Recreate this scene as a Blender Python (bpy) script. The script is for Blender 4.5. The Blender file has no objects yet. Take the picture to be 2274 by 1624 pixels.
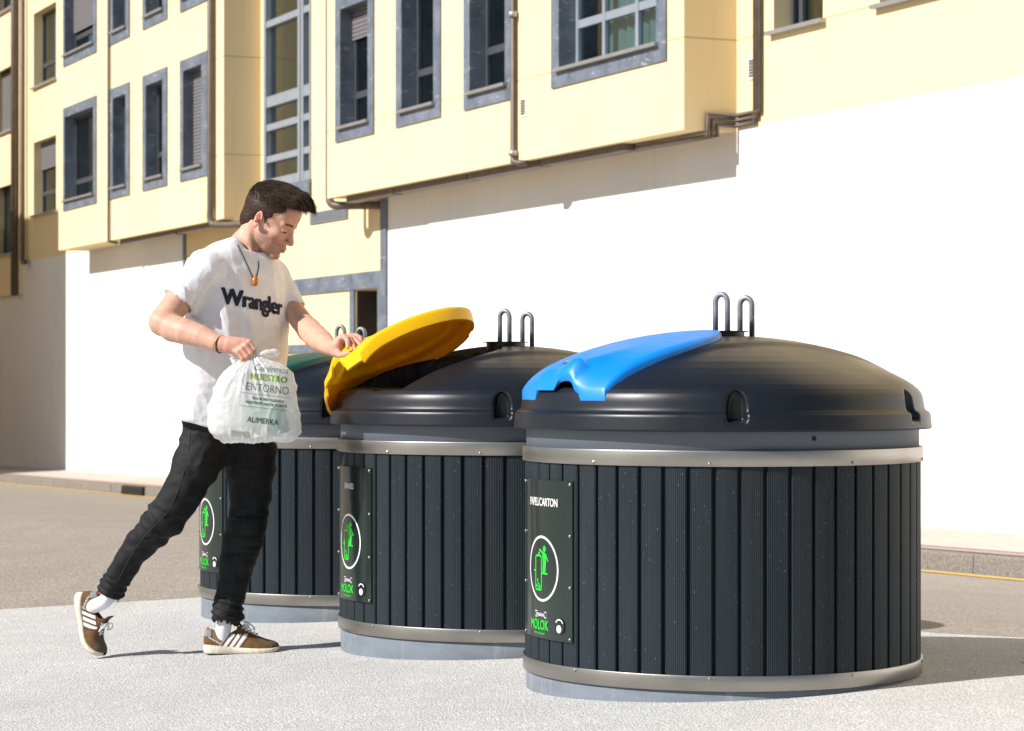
import bpy, bmesh, math, random
import numpy as np
from mathutils import Vector, Matrix
from mathutils.bvhtree import BVHTree
R = math.radians
random.seed(7)
rng = np.random.default_rng(7)
scn = bpy.context.scene
COL = scn.collection

# ---------------------------------------------------------------- camera, sky, sun, exposure
cam_d = bpy.data.cameras.new('camera')
cam = bpy.data.objects.new('camera', cam_d)
COL.objects.link(cam)
cam.location = (0, 0, 1.0)
cam.rotation_euler = (R(90), 0, 0)
cam_d.sensor_width = 36
cam_d.lens = 36 * 5400 / 2274
cam_d.shift_y = 28 / 2274
cam_d.clip_end = 2000
cam_d.dof.use_dof = True
cam_d.dof.focus_distance = 8.6
cam_d.dof.aperture_fstop = 8.0
scn.camera = cam
SUN_AZ, SUN_EL = 25.0, 37.0          # heading of the shadows (from +X towards +Y), elevation
sd = Vector((math.cos(R(SUN_AZ)) * math.cos(R(SUN_EL)), math.sin(R(SUN_AZ)) * math.cos(R(SUN_EL)), -math.sin(R(SUN_EL))))
sun_d = bpy.data.lights.new('sun', 'SUN')
sun_d.energy = 5.0
sun_d.angle = R(0.53)
sun_d.color = (1.0, 0.965, 0.915)
sun = bpy.data.objects.new('sun', sun_d)
COL.objects.link(sun)
sun.location = (-8, -6, 12)
sun.rotation_euler = sd.to_track_quat('-Z', 'Y').to_euler()
world = bpy.data.worlds.new('World')
scn.world = world
world.use_nodes = True
wn = world.node_tree.nodes
wl = world.node_tree.links
sky = wn.new('ShaderNodeTexSky')
sky.sky_type = 'NISHITA'
sky.sun_disc = False
sky.sun_elevation = R(SUN_EL)
sky.sun_rotation = math.atan2(-sd.x, -sd.y)
sky.air_density = 1.0
sky.dust_density = 0.7
sky.ozone_density = 1.0
bg = wn['Background']
bg.inputs[1].default_value = 0.065
wl.new(sky.outputs[0], bg.inputs[0])
scn.view_settings.view_transform = 'Standard'
scn.view_settings.look = 'None'
scn.view_settings.gamma = 1
scn.view_settings.use_curve_mapping = False
scn.view_settings.exposure = 0.37
scn.cycles.max_bounces = 8
scn.cycles.diffuse_bounces = 3
scn.cycles.glossy_bounces = 3
scn.cycles.use_denoising = True

# ---------------------------------------------------------------- helpers
def tag(o, label=None, cat=None, group=None, kind=None):
    if label: o['label'] = label
    if cat: o['category'] = cat
    if group: o['group'] = group
    if kind: o['kind'] = kind
    return o

def empty(name, loc=(0, 0, 0), rz=0):
    o = bpy.data.objects.new(name, None)
    COL.objects.link(o)
    o.location = loc
    o.rotation_euler = (0, 0, rz)
    o.empty_display_size = 0.2
    return o

def mk(name, V, F, m=None, parent=None, smooth=False, loc=None):
    me = bpy.data.meshes.new(name)
    me.from_pydata([tuple(map(float, v)) for v in V], [], [tuple(map(int, f)) for f in F])
    me.update()
    if smooth:
        me.polygons.foreach_set('use_smooth', [True] * len(me.polygons))
    if m: me.materials.append(m)
    o = bpy.data.objects.new(name, me)
    COL.objects.link(o)
    if parent: o.parent = parent
    if loc is not None: o.location = loc
    return o

def mk_np(name, V, Q, m=None, parent=None, smooth=True):
    V = np.ascontiguousarray(V, dtype=np.float32)
    Q = np.ascontiguousarray(Q, dtype=np.int32)
    me = bpy.data.meshes.new(name)
    me.vertices.add(len(V)); me.vertices.foreach_set('co', V.ravel())
    k = Q.shape[1]
    me.loops.add(Q.size); me.loops.foreach_set('vertex_index', Q.ravel())
    me.polygons.add(len(Q))
    me.polygons.foreach_set('loop_start', np.arange(0, Q.size, k, dtype=np.int32))
    me.update(calc_edges=True)
    me.polygons.foreach_set('use_smooth', np.full(len(Q), smooth))
    if m: me.materials.append(m)
    o = bpy.data.objects.new(name, me)
    COL.objects.link(o)
    if parent: o.parent = parent
    return o

class MB:
    """collects shapes for one mesh"""
    def __init__(s): s.V = []; s.F = []
    def add(s, V, F):
        b = len(s.V); s.V += [tuple(v) for v in V]; s.F += [tuple(i + b for i in f) for f in F]
    def box(s, x0, x1, y0, y1, z0, z1):
        s.add([(x0, y0, z0), (x1, y0, z0), (x1, y1, z0), (x0, y1, z0), (x0, y0, z1), (x1, y0, z1), (x1, y1, z1), (x0, y1, z1)],
              [(0, 3, 2, 1), (4, 5, 6, 7), (0, 1, 5, 4), (1, 2, 6, 5), (2, 3, 7, 6), (3, 0, 4, 7)])
    def tube(s, pts, r, n=12, caps=True):
        pts = [Vector(p) for p in pts]
        rs = r if isinstance(r, (list, tuple)) else [r] * len(pts)
        t0 = (pts[1] - pts[0]).normalized()
        ref = Vector((0, 0, 1)) if abs(t0.z) < 0.9 else Vector((1, 0, 0))
        u = t0.cross(ref).normalized()
        V = []
        for i, p in enumerate(pts):
            if i == 0: t = t0
            elif i == len(pts) - 1: t = (pts[i] - pts[i - 1]).normalized()
            else: t = ((pts[i + 1] - p).normalized() + (p - pts[i - 1]).normalized()).normalized()
            u = (u - t * u.dot(t)).normalized()
            w = t.cross(u)
            for k in range(n):
                a = 2 * math.pi * k / n
                V.append(p + (u * math.cos(a) + w * math.sin(a)) * rs[i])
        F = []
        for i in range(len(pts) - 1):
            for k in range(n):
                a, b = i * n + k, i * n + (k + 1) % n
                F.append((a, b, b + n, a + n))
        if caps:
            F.append(tuple(range(n - 1, -1, -1))); F.append(tuple((len(pts) - 1) * n + k for k in range(n)))
        s.add(V, F)
    def lathe(s, prof, n=96, close=False, c=(0, 0)):
        V = []
        for (r, z) in prof:
            for k in range(n):
                a = 2 * math.pi * k / n
                V.append((c[0] + r * math.cos(a), c[1] + r * math.sin(a), z))
        F = []
        m = len(prof)
        for i in range(m if close else m - 1):
            j = (i + 1) % m
            for k in range(n):
                l = (k + 1) % n
                F.append((i * n + k, i * n + l, j * n + l, j * n + k))
        s.add(V, F)
    def build(s, name, m=None, parent=None, smooth=False):
        return mk(name, s.V, s.F, m, parent, smooth)

def bez(pts, n=8):
    """smooth Catmull-Rom path through pts"""
    P = [Vector(p) for p in pts]
    P = [2 * P[0] - P[1]] + P + [2 * P[-1] - P[-2]]
    out = []
    for i in range(1, len(P) - 2):
        for k in range(n):
            t = k / n
            a, b, c, d = P[i - 1], P[i], P[i + 1], P[i + 2]
            out.append(0.5 * ((2 * b) + (c - a) * t + (2 * a - 5 * b + 4 * c - d) * t * t + (3 * b - a - 3 * c + d) * t ** 3))
    out.append(P[-2])
    return out

def autosmooth(o, ang=35):
    me = o.data
    me.polygons.foreach_set('use_smooth', [True] * len(me.polygons))
    bm = bmesh.new(); bm.from_mesh(me)
    for e in bm.edges:
        if len(e.link_faces) == 2 and e.calc_face_angle(0) > R(ang): e.smooth = False
    bm.to_mesh(me); bm.free()
    return o

# ---------------------------------------------------------------- materials
class Nd:
    def __init__(s, name):
        s.m = bpy.data.materials.new(name); s.m.use_nodes = True
        s.t = s.m.node_tree; s.n = s.t.nodes; s.p = s.n['Principled BSDF']; s.out = s.n['Material Output']
    def new(s, typ, **kw):
        n = s.n.new(typ)
        for k, v in kw.items(): setattr(n, k, v)
        return n
    def link(s, a, b): s.t.links.new(a, b)
    def val(s, x, sock):
        if hasattr(x, 'links') or isinstance(x, bpy.types.NodeSocket): s.link(x, sock)
        else: sock.default_value = x
    def math(s, op, a, b=None, c=None, clamp=False):
        n = s.new('ShaderNodeMath', operation=op); n.use_clamp = clamp
        for i, x in enumerate((a, b, c)):
            if x is not None: s.val(x, n.inputs[i])
        return n.outputs[0]
    def coord(s, kind='Object'):
        return s.new('ShaderNodeTexCoord').outputs[kind]
    def mapping(s, vec, scale=(1, 1, 1), rot=(0, 0, 0)):
        n = s.new('ShaderNodeMapping'); s.link(vec, n.inputs[0]); n.inputs['Scale'].default_value = scale; n.inputs['Rotation'].default_value = rot
        return n.outputs[0]
    def noise(s, vec, scale, detail=4, rough=0.55):
        n = s.new('ShaderNodeTexNoise'); s.link(vec, n.inputs['Vector']); n.inputs['Scale'].default_value = scale
        n.inputs['Detail'].default_value = detail; n.inputs['Roughness'].default_value = rough
        return n.outputs[0]
    def vor(s, vec, scale, feature='F1'):
        n = s.new('ShaderNodeTexVoronoi', feature=feature); s.link(vec, n.inputs['Vector']); n.inputs['Scale'].default_value = scale
        return n
    def ramp(s, fac, stops):
        n = s.new('ShaderNodeValToRGB'); s.link(fac, n.inputs[0]); cr = n.color_ramp
        while len(cr.elements) < len(stops): cr.elements.new(0.5)
        for e, (p, c) in zip(cr.elements, stops):
            e.position = p; e.color = (c[0], c[1], c[2], 1) if not isinstance(c, (int, float)) else (c, c, c, 1)
        return n.outputs[0]
    def mix(s, fac, a, b, blend='MIX'):
        n = s.new('ShaderNodeMix', data_type='RGBA', blend_type=blend)
        s.val(fac, n.inputs[0])
        for x, i in ((a, 6), (b, 7)):
            if isinstance(x, (tuple, list)): n.inputs[i].default_value = (x[0], x[1], x[2], 1)
            else: s.link(x, n.inputs[i])
        return n.outputs[2]
    def bump(s, h, strength=0.3, dist=0.01, normal=None):
        n = s.new('ShaderNodeBump'); n.inputs['Strength'].default_value = strength; n.inputs['Distance'].default_value = dist
        s.link(h, n.inputs['Height'])
        if normal is not None: s.link(normal, n.inputs['Normal'])
        s.link(n.outputs[0], s.p.inputs['Normal']); return n.outputs[0]
    def base(s, c):
        if isinstance(c, (tuple, list)): s.p.inputs['Base Color'].default_value = (c[0], c[1], c[2], 1)
        else: s.link(c, s.p.inputs['Base Color'])
    def set(s, rough=0.5, metal=0.0, spec=0.5):
        s.val(rough, s.p.inputs['Roughness']); s.val(metal, s.p.inputs['Metallic']); s.val(spec, s.p.inputs['Specular IOR Level'])

def plain(name, c, rough=0.5, metal=0.0, var=0.0, vs=20, bump=0.0, bs=200, bd=0.002, spec=0.5):
    k = Nd(name)
    co = k.coord()
    if var > 0:
        f = k.ramp(k.noise(co, vs, 5), [(0.3, tuple(x * (1 - var) for x in c)), (0.7, tuple(min(1, x * (1 + var)) for x in c))])
        k.base(f)
    else: k.base(c)
    k.set(rough, metal, spec)
    if bump > 0: k.bump(k.noise(co, bs, 3), bump, bd)
    return k.m

def mat_render_wall(name, c, stain, joints=False):
    k = Nd(name); co = k.coord()
    big = k.noise(k.mapping(co, (0.6, 0.6, 0.25)), 1.0, 4)
    streak = k.noise(k.mapping(co, (5, 5, 0.35)), 1.6, 5, 0.6)
    a = k.mix(k.ramp(big, [(0.35, 0.0), (0.7, 1.0)]), c, tuple(x * 0.93 for x in c))
    b = k.mix(k.math('MULTIPLY', k.ramp(streak, [(0.55, 0.0), (0.75, 1.0)]), 0.22), a, stain)
    spots = k.ramp(k.noise(co, 9, 3), [(0.70, 0.0), (0.76, 1.0)])
    b = k.mix(k.math('MULTIPLY', spots, 0.15), b, stain)
    if joints:
        sx = k.new('ShaderNodeSeparateXYZ'); k.link(co, sx.inputs[0])
        m_ = None
        left = k.math('GREATER_THAN', sx.outputs[0], 10.6 * 1.6)
        for z0, z1 in ((3.14, 3.19), (4.90, 4.15), (6.6, 4.92)):
            zz = k.math('MULTIPLY_ADD', left, 1.6 * (z1 - z0), 1 + 1.6 * (z0 - 1))
            d = k.math('LESS_THAN', k.math('ABSOLUTE', k.math('SUBTRACT', sx.outputs[2], zz)), 0.008)
            m_ = d if m_ is None else k.math('MAXIMUM', m_, d)
        m_ = k.math('MULTIPLY', m_, k.math('LESS_THAN', sx.outputs[0], 18.0 * 1.6))
        b = k.mix(k.math('MULTIPLY', m_, 0.6), b, (0.30, 0.20, 0.09))
    k.base(b); k.set(0.85, 0, 0.25)
    h = k.noise(co, 60, 4)
    k.bump(h, 0.25, 0.006)
    return k.m
M = {}
M['yellow'] = mat_render_wall('yellow_render', (0.81, 0.655, 0.395), (0.50, 0.36, 0.19), True)
M['white_wall'] = mat_render_wall('white_render', (0.80, 0.775, 0.74), (0.45, 0.40, 0.34))

def mat_stone():
    k = Nd('grey_stone'); co = k.coord()
    n1 = k.noise(co, 3.5, 6, 0.65); n2 = k.noise(k.mapping(co, (1, 1, 3), (0.4, 0.8, 0)), 6, 6, 0.7)
    c = k.ramp(n1, [(0.3, (0.085, 0.105, 0.135)), (0.7, (0.19, 0.215, 0.262))])
    c = k.mix(k.ramp(n2, [(0.60, 0.0), (0.66, 1.0)]), c, (0.36, 0.38, 0.42))
    k.base(c); k.set(0.55, 0, 0.4); k.bump(k.noise(co, 40, 4), 0.1, 0.004)
    return k.m
M['stone'] = mat_stone()
M['win_metal'] = plain('window_metal', (0.075, 0.082, 0.092), 0.45, 0.3, 0.1, 5)
M['win_metal_light'] = plain('grey_window_metal', (0.30, 0.335, 0.38), 0.4, 0.2, 0.08, 4)
M['sill'] = plain('metal_sill', (0.42, 0.41, 0.40), 0.4, 0.6, 0.1, 6)
M['pipe'] = plain('brown_pipe_paint', (0.115, 0.088, 0.07), 0.5, 0.1, 0.2, 8)
M['curtain'] = plain('white_curtain', (0.42, 0.45, 0.44), 0.9, 0, 0.15, 6)
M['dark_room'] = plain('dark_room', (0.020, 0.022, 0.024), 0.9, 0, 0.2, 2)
M['ochre_reflection'] = plain('ochre_reflection', (0.20, 0.13, 0.05), 0.9, 0, 0.1, 3)  # ochre reflection in the panes, painted as the room colour behind the glass
def mat_shutter():
    k = Nd('roller_shutter'); co = k.coord()
    w = k.new('ShaderNodeTexWave', wave_type='BANDS', bands_direction='Z'); k.link(co, w.inputs[0]); w.inputs['Scale'].default_value = 5.5
    k.base(k.ramp(w.outputs[1], [(0.0, (0.08, 0.075, 0.078)), (0.35, (0.17, 0.16, 0.165))])); k.set(0.6, 0, 0.3); k.bump(w.outputs[1], 0.8, 0.012)
    return k.m
M['shutter'] = mat_shutter()
def mat_glass():
    k = Nd('window_glass'); n, t = k.n, k.t
    g = k.new('ShaderNodeBsdfGlossy'); g.inputs['Roughness'].default_value = 0.03; g.inputs['Color'].default_value = (0.9, 0.95, 1, 1)
    tr = k.new('ShaderNodeBsdfTransparent'); tr.inputs[0].default_value = (0.62, 0.74, 0.76, 1)
    fr = k.new('ShaderNodeLayerWeight'); fr.inputs[0].default_value = 0.5
    f = k.math('MULTIPLY_ADD', k.math('POWER', fr.outputs[1], 3.0), 0.75, 0.06, True)
    mx = k.new('ShaderNodeMixShader'); k.link(f, mx.inputs[0]); k.link(tr.outputs[0], mx.inputs[1]); k.link(g.outputs[0], mx.inputs[2])
    k.link(mx.outputs[0], k.out.inputs[0]); return k.m
M['glass'] = mat_glass()

def mat_ground(name, lo, hi, grit, speck, bumpd, rough=0.9):
    k = Nd(name); co = k.coord()
    fine = k.noise(co, grit, 3, 0.7)
    v = k.vor(co, grit * 0.9)
    big = k.noise(co, 0.9, 5, 0.6)
    mid = k.noise(co, 7, 4, 0.6)
    c = k.ramp(k.math('ADD', k.math('MULTIPLY', fine, 0.62), k.math('MULTIPLY', v.outputs[0], 0.38)), [(0.28, lo), (0.62, hi)])
    tone = k.ramp(k.math('ADD', k.math('MULTIPLY', big, 0.6), k.math('MULTIPLY', mid, 0.4)), [(0.3, 0.86), (0.7, 1.06)])
    c = k.mix(1.0, c, tone, 'MULTIPLY')
    sp = k.ramp(k.vor(co, 26).outputs[0], [(0.035, 1.0), (0.06, 0.0)])
    c = k.mix(k.math('MULTIPLY', sp, speck), c, (0.05, 0.045, 0.04))
    k.base(c); k.set(rough, 0, 0.25)
    k.bump(k.math('ADD', fine, k.math('MULTIPLY', v.outputs[0], 0.8)), 0.75, bumpd)
    return k.m
M['pavement'] = mat_ground('pale_gritty_asphalt', (0.29, 0.286, 0.278), (0.72, 0.712, 0.698), 140, 0.5, 0.006)
M['asphalt'] = mat_ground('warm_grey_asphalt', (0.135, 0.118, 0.104), (0.41, 0.365, 0.32), 70, 0.45, 0.006)
M['kerb'] = mat_ground('kerb_stone', (0.13, 0.115, 0.10), (0.27, 0.24, 0.21), 60, 0.6, 0.005)
M['tiles'] = mat_ground('pavement_tiles', (0.42, 0.365, 0.31), (0.56, 0.50, 0.44), 45, 0.1, 0.003)
M['pink_edge'] = mat_ground('pink_kerb_top', (0.30, 0.215, 0.19), (0.44, 0.33, 0.30), 45, 0.3, 0.003)
M['yellow_paint'] = mat_ground('yellow_road_paint', (0.50, 0.31, 0.06), (0.74, 0.49, 0.12), 60, 0.3, 0.002)
M['white_paint'] = mat_ground('white_road_paint', (0.62, 0.62, 0.62), (0.8, 0.8, 0.8), 60, 0.3, 0.002)

# ---------------------------------------------------------------- ground
AW = R(24.6)
UX, UY = -math.sin(AW), math.cos(AW)       # along the street, away from the camera
NX, NY = UY, -UX                           # across the street, towards the building
S = 1.6
AX, AY = 2.28 * S, 13.54 * S               # a point of the facade
QW = AX * NX + AY * NY                     # distance of the facade line
QK = QW - 1.50                             # kerb line
def smooth01(t): t = np.clip(t, 0, 1); return t * t * (3 - 2 * t)
def gz(x, y):
    q = x * NX + y * NY
    t = np.clip((q - 4.9) / (QK - 4.9), 0, 1)
    xx = np.clip(x, -60, 30)
    return -0.018 + 0.014 * np.clip(8.0 - y, -0.3, 0.9) + 0.003 + 0.043 * xx - 0.611 * (0.55 * t + 0.45 * smooth01(t))
def q_grid(name, qs, ss, dz, m, kind='structure'):
    V = []; F = []
    for q in qs:
        for s in ss:
            x = NX * q + UX * s; y = NY * q + UY * s
            V.append((x, y, float(gz(x, y)) + dz))
    n = len(ss)
    for i in range(len(qs) - 1):
        for j in range(n - 1):
            F.append((i * n + j, i * n + j + 1, (i + 1) * n + j + 1, (i + 1) * n + j))
    o = mk(name, V, F, m, None, True)
    if kind: tag(o, kind=kind)
    return o
qs = list(np.concatenate([[-300, -60, -20, -8], np.linspace(-4, 4.8, 36), np.linspace(4.9, QK, 26)]))
ss = list(np.concatenate([[-300, -80, -40], np.linspace(-25, 25, 126), np.linspace(26, 70, 45), [90, 150, 400]]))
q_grid('road', qs, ss, 0.0, M['asphalt'])
# pale island on which the containers stand (outline in plan, 4 mm above the road)
isl = [(-14, 9.4), (-6, 11.0), (-2.47, 11.75), (-1.52, 11.94), (-0.7, 12.25), (-0.1, 12.1), (0.6, 11.0), (1.15, 9.95), (1.62, 9.23), (2.3, 9.02), (4, 8.75), (14, 7.9), (14, -8), (-14, -8)]
bm = bmesh.new()
bm.faces.new([bm.verts.new((x, y, 0)) for x, y in isl])
for co, no, rg in (((1, 0, 0), None, np.arange(-13, 14, 0.5)), ((0, 1, 0), None, np.arange(-7, 12.2, 0.4))):
    for v in rg:
        bmesh.ops.bisect_plane(bm, geom=bm.verts[:] + bm.edges[:] + bm.faces[:], plane_co=tuple(c * v for c in co), plane_no=co)
for v in bm.verts: v.co.z = float(gz(v.co.x, v.co.y)) + 0.008
me = bpy.data.meshes.new('pavement'); bm.normal_update(); bm.to_mesh(me); bm.free(); me.materials.append(M['pavement'])
o = bpy.data.objects.new('pavement', me); COL.objects.link(o); tag(o, kind='structure')
if me.polygons[0].normal.z < 0: me.flip_normals()
# painted lines
yl = q_grid('yellow_line', [QK - 0.26, QK - 0.10], ss[3:-3], 0.005, M['yellow_paint'])
# kerb and footway
KH = 0.145
V = []; F = []
kb = MB(); seg = 0.98
k0 = -20
while k0 < 64:
    s0, s1 = k0 + 0.006, k0 + seg - 0.006
    j = random.uniform(-0.003, 0.003)
    pts = []
    for s in (s0, s1):
        for q, z in ((QK + j, -0.15), (QK + j, KH - 0.014), (QK + 0.012 + j, KH), (QK + 0.13, KH), (QK + 0.13, -0.15)):
            x = NX * q + UX * s; y = NY * q + UY * s
            pts.append((x, y, float(gz(NX * QK + UX * s, NY * QK + UY * s)) + z))
    kb.add(pts, [(0, 1, 6, 5), (1, 2, 7, 6), (2, 3, 8, 7), (3, 4, 9, 8), (4, 3, 2, 1, 0), (5, 6, 7, 8, 9)])
    k0 += seg
tag(kb.build('kerb', M['kerb']), kind='structure')
q_grid('kerb_strip', [QK + 0.132, QK + 0.30], ss[1:-1], KH, M['pink_edge'])
q_grid('footway', [QK + 0.302, QW + 0.3], ss[1:-1], KH + 0.003, M['tiles'])
# street drain set into the kerb
dr = MB()
def P2(px, py, Y): return Vector(((px - 1137) * Y / 5400, Y, 1 + (840 - py) * Y / 5400))
for ds, w in ((0, 0.62),):
    s_c = 18.18 + 12.62 * S
    for (a, b, q0, q1, z0, z1) in ((-w, w, -0.05, 0.02, -0.04, 0.14), ):
        P = []
        for s in (s_c + a, s_c + b):
            for q, z in ((QK + q0, z0), (QK + q0 + 0.01, z1), (QK + q1, z1 + 0.008), (QK + q1, z0)):
                x = NX * q + UX * s; y = NY * q + UY * s
                P.append((x, y, float(gz(x, y)) + z))
        dr.add(P, [(0, 1, 5, 4), (1, 2, 6, 5), (3, 2, 1, 0), (4, 5, 6, 7)])
    for i in range(7):
        s = s_c - w + 0.09 + i * (2 * w - 0.18) / 6
        P = []
        for ss_ in (s - 0.018, s + 0.018):
            for q, z in ((QK - 0.062, 0.0), (QK - 0.050, 0.12)):
                x = NX * q + UX * ss_; y = NY * q + UY * ss_
                P.append((x, y, float(gz(x, y)) + z))
        dr.add(P, [(0, 1, 3, 2)])
o = dr.build('street_drain', plain('dark_iron', (0.03, 0.026, 0.024), 0.7, 0.4, 0.2))
tag(o, 'dark iron drain inlet set in the kerb below the white wall', 'drain')

# ---------------------------------------------------------------- apartment building (local x along street, y towards street, z up)
bld = empty('apartment_building', (AX, AY, 0), math.atan2(UY, UX))
tag(bld, 'yellow rendered apartment building with grey stone window surrounds over a white ground floor wall', 'building')
def Z(z): return 1 + S * (z - 1)
BO = 0.38 * S
def holes_wall(mb, s0, s1, z0, z1, o, holes, depth):
    xs = sorted({s0, s1, *[h[0] for h in holes], *[h[1] for h in holes]})
    zs = sorted({z0, z1, *[h[2] for h in holes], *[h[3] for h in holes]})
    xs = [x for x in xs if s0 <= x <= s1]; zs = [z for z in zs if z0 <= z <= z1]
    for i in range(len(xs) - 1):
        for j in range(len(zs) - 1):
            cx, cz = (xs[i] + xs[i + 1]) / 2, (zs[j] + zs[j + 1]) / 2
            if any(h[0] < cx < h[1] and h[2] < cz < h[3] for h in holes): continue
            mb.add([(xs[i], o, zs[j]), (xs[i + 1], o, zs[j]), (xs[i + 1], o, zs[j + 1]), (xs[i], o, zs[j + 1])], [(3, 2, 1, 0)])
    for (a, b, c, d) in holes:
        for (p, q) in (((a, c), (b, c)), ((b, c), (b, d)), ((b, d), (a, d)), ((a, d), (a, c))):
            mb.add([(p[0], o, p[1]), (q[0], o, q[1]), (q[0], o - depth, q[1]), (p[0], o - depth, p[1])], [(3, 2, 1, 0)])
def part(mb, name, m, parent=bld, label=None, smooth=False):
    o = mb.build(name, m, parent, smooth)
    if label: o['label'] = label
    return o
def joint_strip(mb, s0, s1, o, z, t=0.014):
    mb.box(s0, s1, o - 0.004, o + 0.003, z - t / 2, z + t / 2)

def window(s0, s1, z0, z1, o, surround=None, style='plain', shut=0.0, vm=(), hm=(), light=False, sill=True, dep=0.30, curtain=0.0, label=None):
    """s0..z1: clear opening. surround: outer (s0,s1,z0,z1) of a stone frame"""
    if surround:
        a, b, c, d = surround
        w = MB(); f = o + 0.022; bk = o - dep
        w.box(a, s0, bk, f, c, d); w.box(s1, b, bk, f, c, d)
        w.box(s0, s1, bk, f - 0.001, c, z0); w.box(s0, s1, bk, f - 0.001, z1, d)
        root = part(w, 'window', M['stone'])
    mtl = M['win_metal_light'] if light else M['win_metal']
    ft = 0.055; yb = o - dep + 0.05
    fr = MB(); fr.box(s0, s0 + ft, yb, yb + 0.06, z0, z1); fr.box(s1 - ft, s1, yb, yb + 0.06, z0, z1)
    fr.box(s0 + ft, s1 - ft, yb, yb + 0.058, z0, z0 + ft); fr.box(s0 + ft, s1 - ft, yb, yb + 0.058, z1 - ft, z1)
    for v in vm: fr.box(s0 + (s1 - s0) * v - 0.035, s0 + (s1 - s0) * v + 0.035, yb, yb + 0.062, z0 + ft, z1 - ft)
    hp = [z0 + (z1 - z0) * h for h in hm]
    for zz in hp: fr.box(s0 + ft, s1 - ft, yb + 0.002, yb + 0.056, zz - 0.045, zz + 0.045)
    if surround: sub = part(fr, 'frame', mtl, root)
    else: root = part(fr, 'window', mtl); sub = root
    if label: root['label'] = label
    g = MB(); g.box(s0 + ft - 0.01, s1 - ft + 0.01, yb + 0.022, yb + 0.030, z0 + ft - 0.01, z1 - ft + 0.01)
    part(g, 'pane', M['glass'], root)
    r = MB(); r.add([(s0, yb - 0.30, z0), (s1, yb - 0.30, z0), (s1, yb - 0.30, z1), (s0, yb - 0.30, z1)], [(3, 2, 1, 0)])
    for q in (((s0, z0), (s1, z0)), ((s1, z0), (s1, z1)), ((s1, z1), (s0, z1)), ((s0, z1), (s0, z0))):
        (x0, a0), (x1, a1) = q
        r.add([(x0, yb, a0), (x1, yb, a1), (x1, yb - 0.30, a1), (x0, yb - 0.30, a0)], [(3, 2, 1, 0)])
    part(r, 'room', M['ochre_reflection'] if style == 'ochre' else M['dark_room'], root)
    if curtain > 0:
        c = MB(); n = 60; V = []
        w_ = (s1 - s0) * curtain
        for i in range(n + 1):
            x = s0 + w_ * i / n
            y = yb - 0.09 + 0.022 * math.sin(i * 1.15) + 0.01 * math.sin(i * 2.9)
            V += [(x, y, z0 + 0.02), (x, y, z1 - 0.02)]
        c.add(V, [(2 * i, 2 * i + 2, 2 * i + 3, 2 * i + 1) for i in range(n)])
        part(c, 'curtain', M['curtain'], root, smooth=True)
    if shut > 0:
        h = MB(); h.box(s0 + 0.01, s1 - 0.01, yb + 0.075, yb + 0.095, z1 - (z1 - z0) * shut, z1)
        part(h, 'shutter', M['shutter'], root)
    if sill:
        h = MB(); h.box(s0 - 0.06, s1 + 0.06, yb + 0.06, o + 0.075, z0 - 0.035, z0 + 0.004)
        part(h, 'sill', M['sill'], root)

# openings, in facade metres before scaling by S
ZB = 2.56
up = [(4.935, 5.85)]
WR = [  # right bay
    ((7.50, 8.15), (7.37, 8.274), dict(shut=0.26, hm=(0.27,), vm=(0.28,), curtain=0.3)),
    ((6.09, 6.75), (5.955, 6.875), dict(hm=(0.30,), vm=(0.24,), curtain=0.55)),
    ((4.745, 5.385), (4.61, 5.50), dict(hm=(0.31,), vm=(0.24,), curtain=0.6)),
    ((2.405, 3.84), (2.275, 3.965), dict(hm=(0.31,), vm=(0.36, 0.70), curtain=0.85, light=True))]
WL = [  # left bay
    ((16.28, 17.61), (16.15, 17.69), dict(hm=(0.22,), vm=(0.36,), curtain=0.0)),
    ((14.90, 15.43), (14.75, 15.597), dict(hm=(0.30,), vm=(0.3,))),
    ((13.47, 14.10), (13.31, 14.23), dict(hm=(0.26,), vm=(0.3,), curtain=0.2)),
    ((12.10, 12.73), (11.915, 12.843), dict(shut=0.96))]
def bay(name, s0, s1, zb, zt, holes, o, label):
    b = MB()
    hs = [(h[0] * S, h[1] * S, Z(h[2]), Z(h[3])) for h in holes]
    holes_wall(b, s0 * S, s1 * S, Z(zb), Z(zt), o, hs, 0.0001)
    A, B_, C, D_ = s0 * S, s1 * S, Z(zb), Z(zt)
    b.add([(A, 0, C), (A, 0, D_), (A, o, D_), (A, o, C)], [(3, 2, 1, 0)])
    b.add([(B_, 0, C), (B_, 0, D_), (B_, o, D_), (B_, o, C)], [(0, 1, 2, 3)])
    b.add([(A, 0, C), (B_, 0, C), (B_, o, C), (A, o, C)], [(0, 1, 2, 3)])
    b.add([(A, 0, D_), (B_, 0, D_), (B_, o, D_), (A, o, D_)], [(3, 2, 1, 0)])
    return part(b, name, M['yellow'], label=label)
ZT = 9.0
hr, hl = [], []
rowsz = [((3.145, 4.15), (3.02, 4.265)), ((4.90, 5.85), (4.765, 5.97)), ((6.62, 7.6), (6.5, 7.72))]
for (i, o_, kw) in WR:
    for (zi, zo) in rowsz[:2]: hr.append((o_[0], o_[1], zo[0], zo[1]))
for (i, o_, kw) in WL:
    for (zi, zo) in rowsz[:2]: hl.append((o_[0], o_[1], zo[0], zo[1]))
bay('bay', 2.055, 8.50, ZB, ZT, hr, BO, 'right hand projecting bay of yellow render')
bay('bay', 11.41, 17.95, ZB, ZT, hl, BO, 'left hand projecting bay of yellow render')
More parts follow.
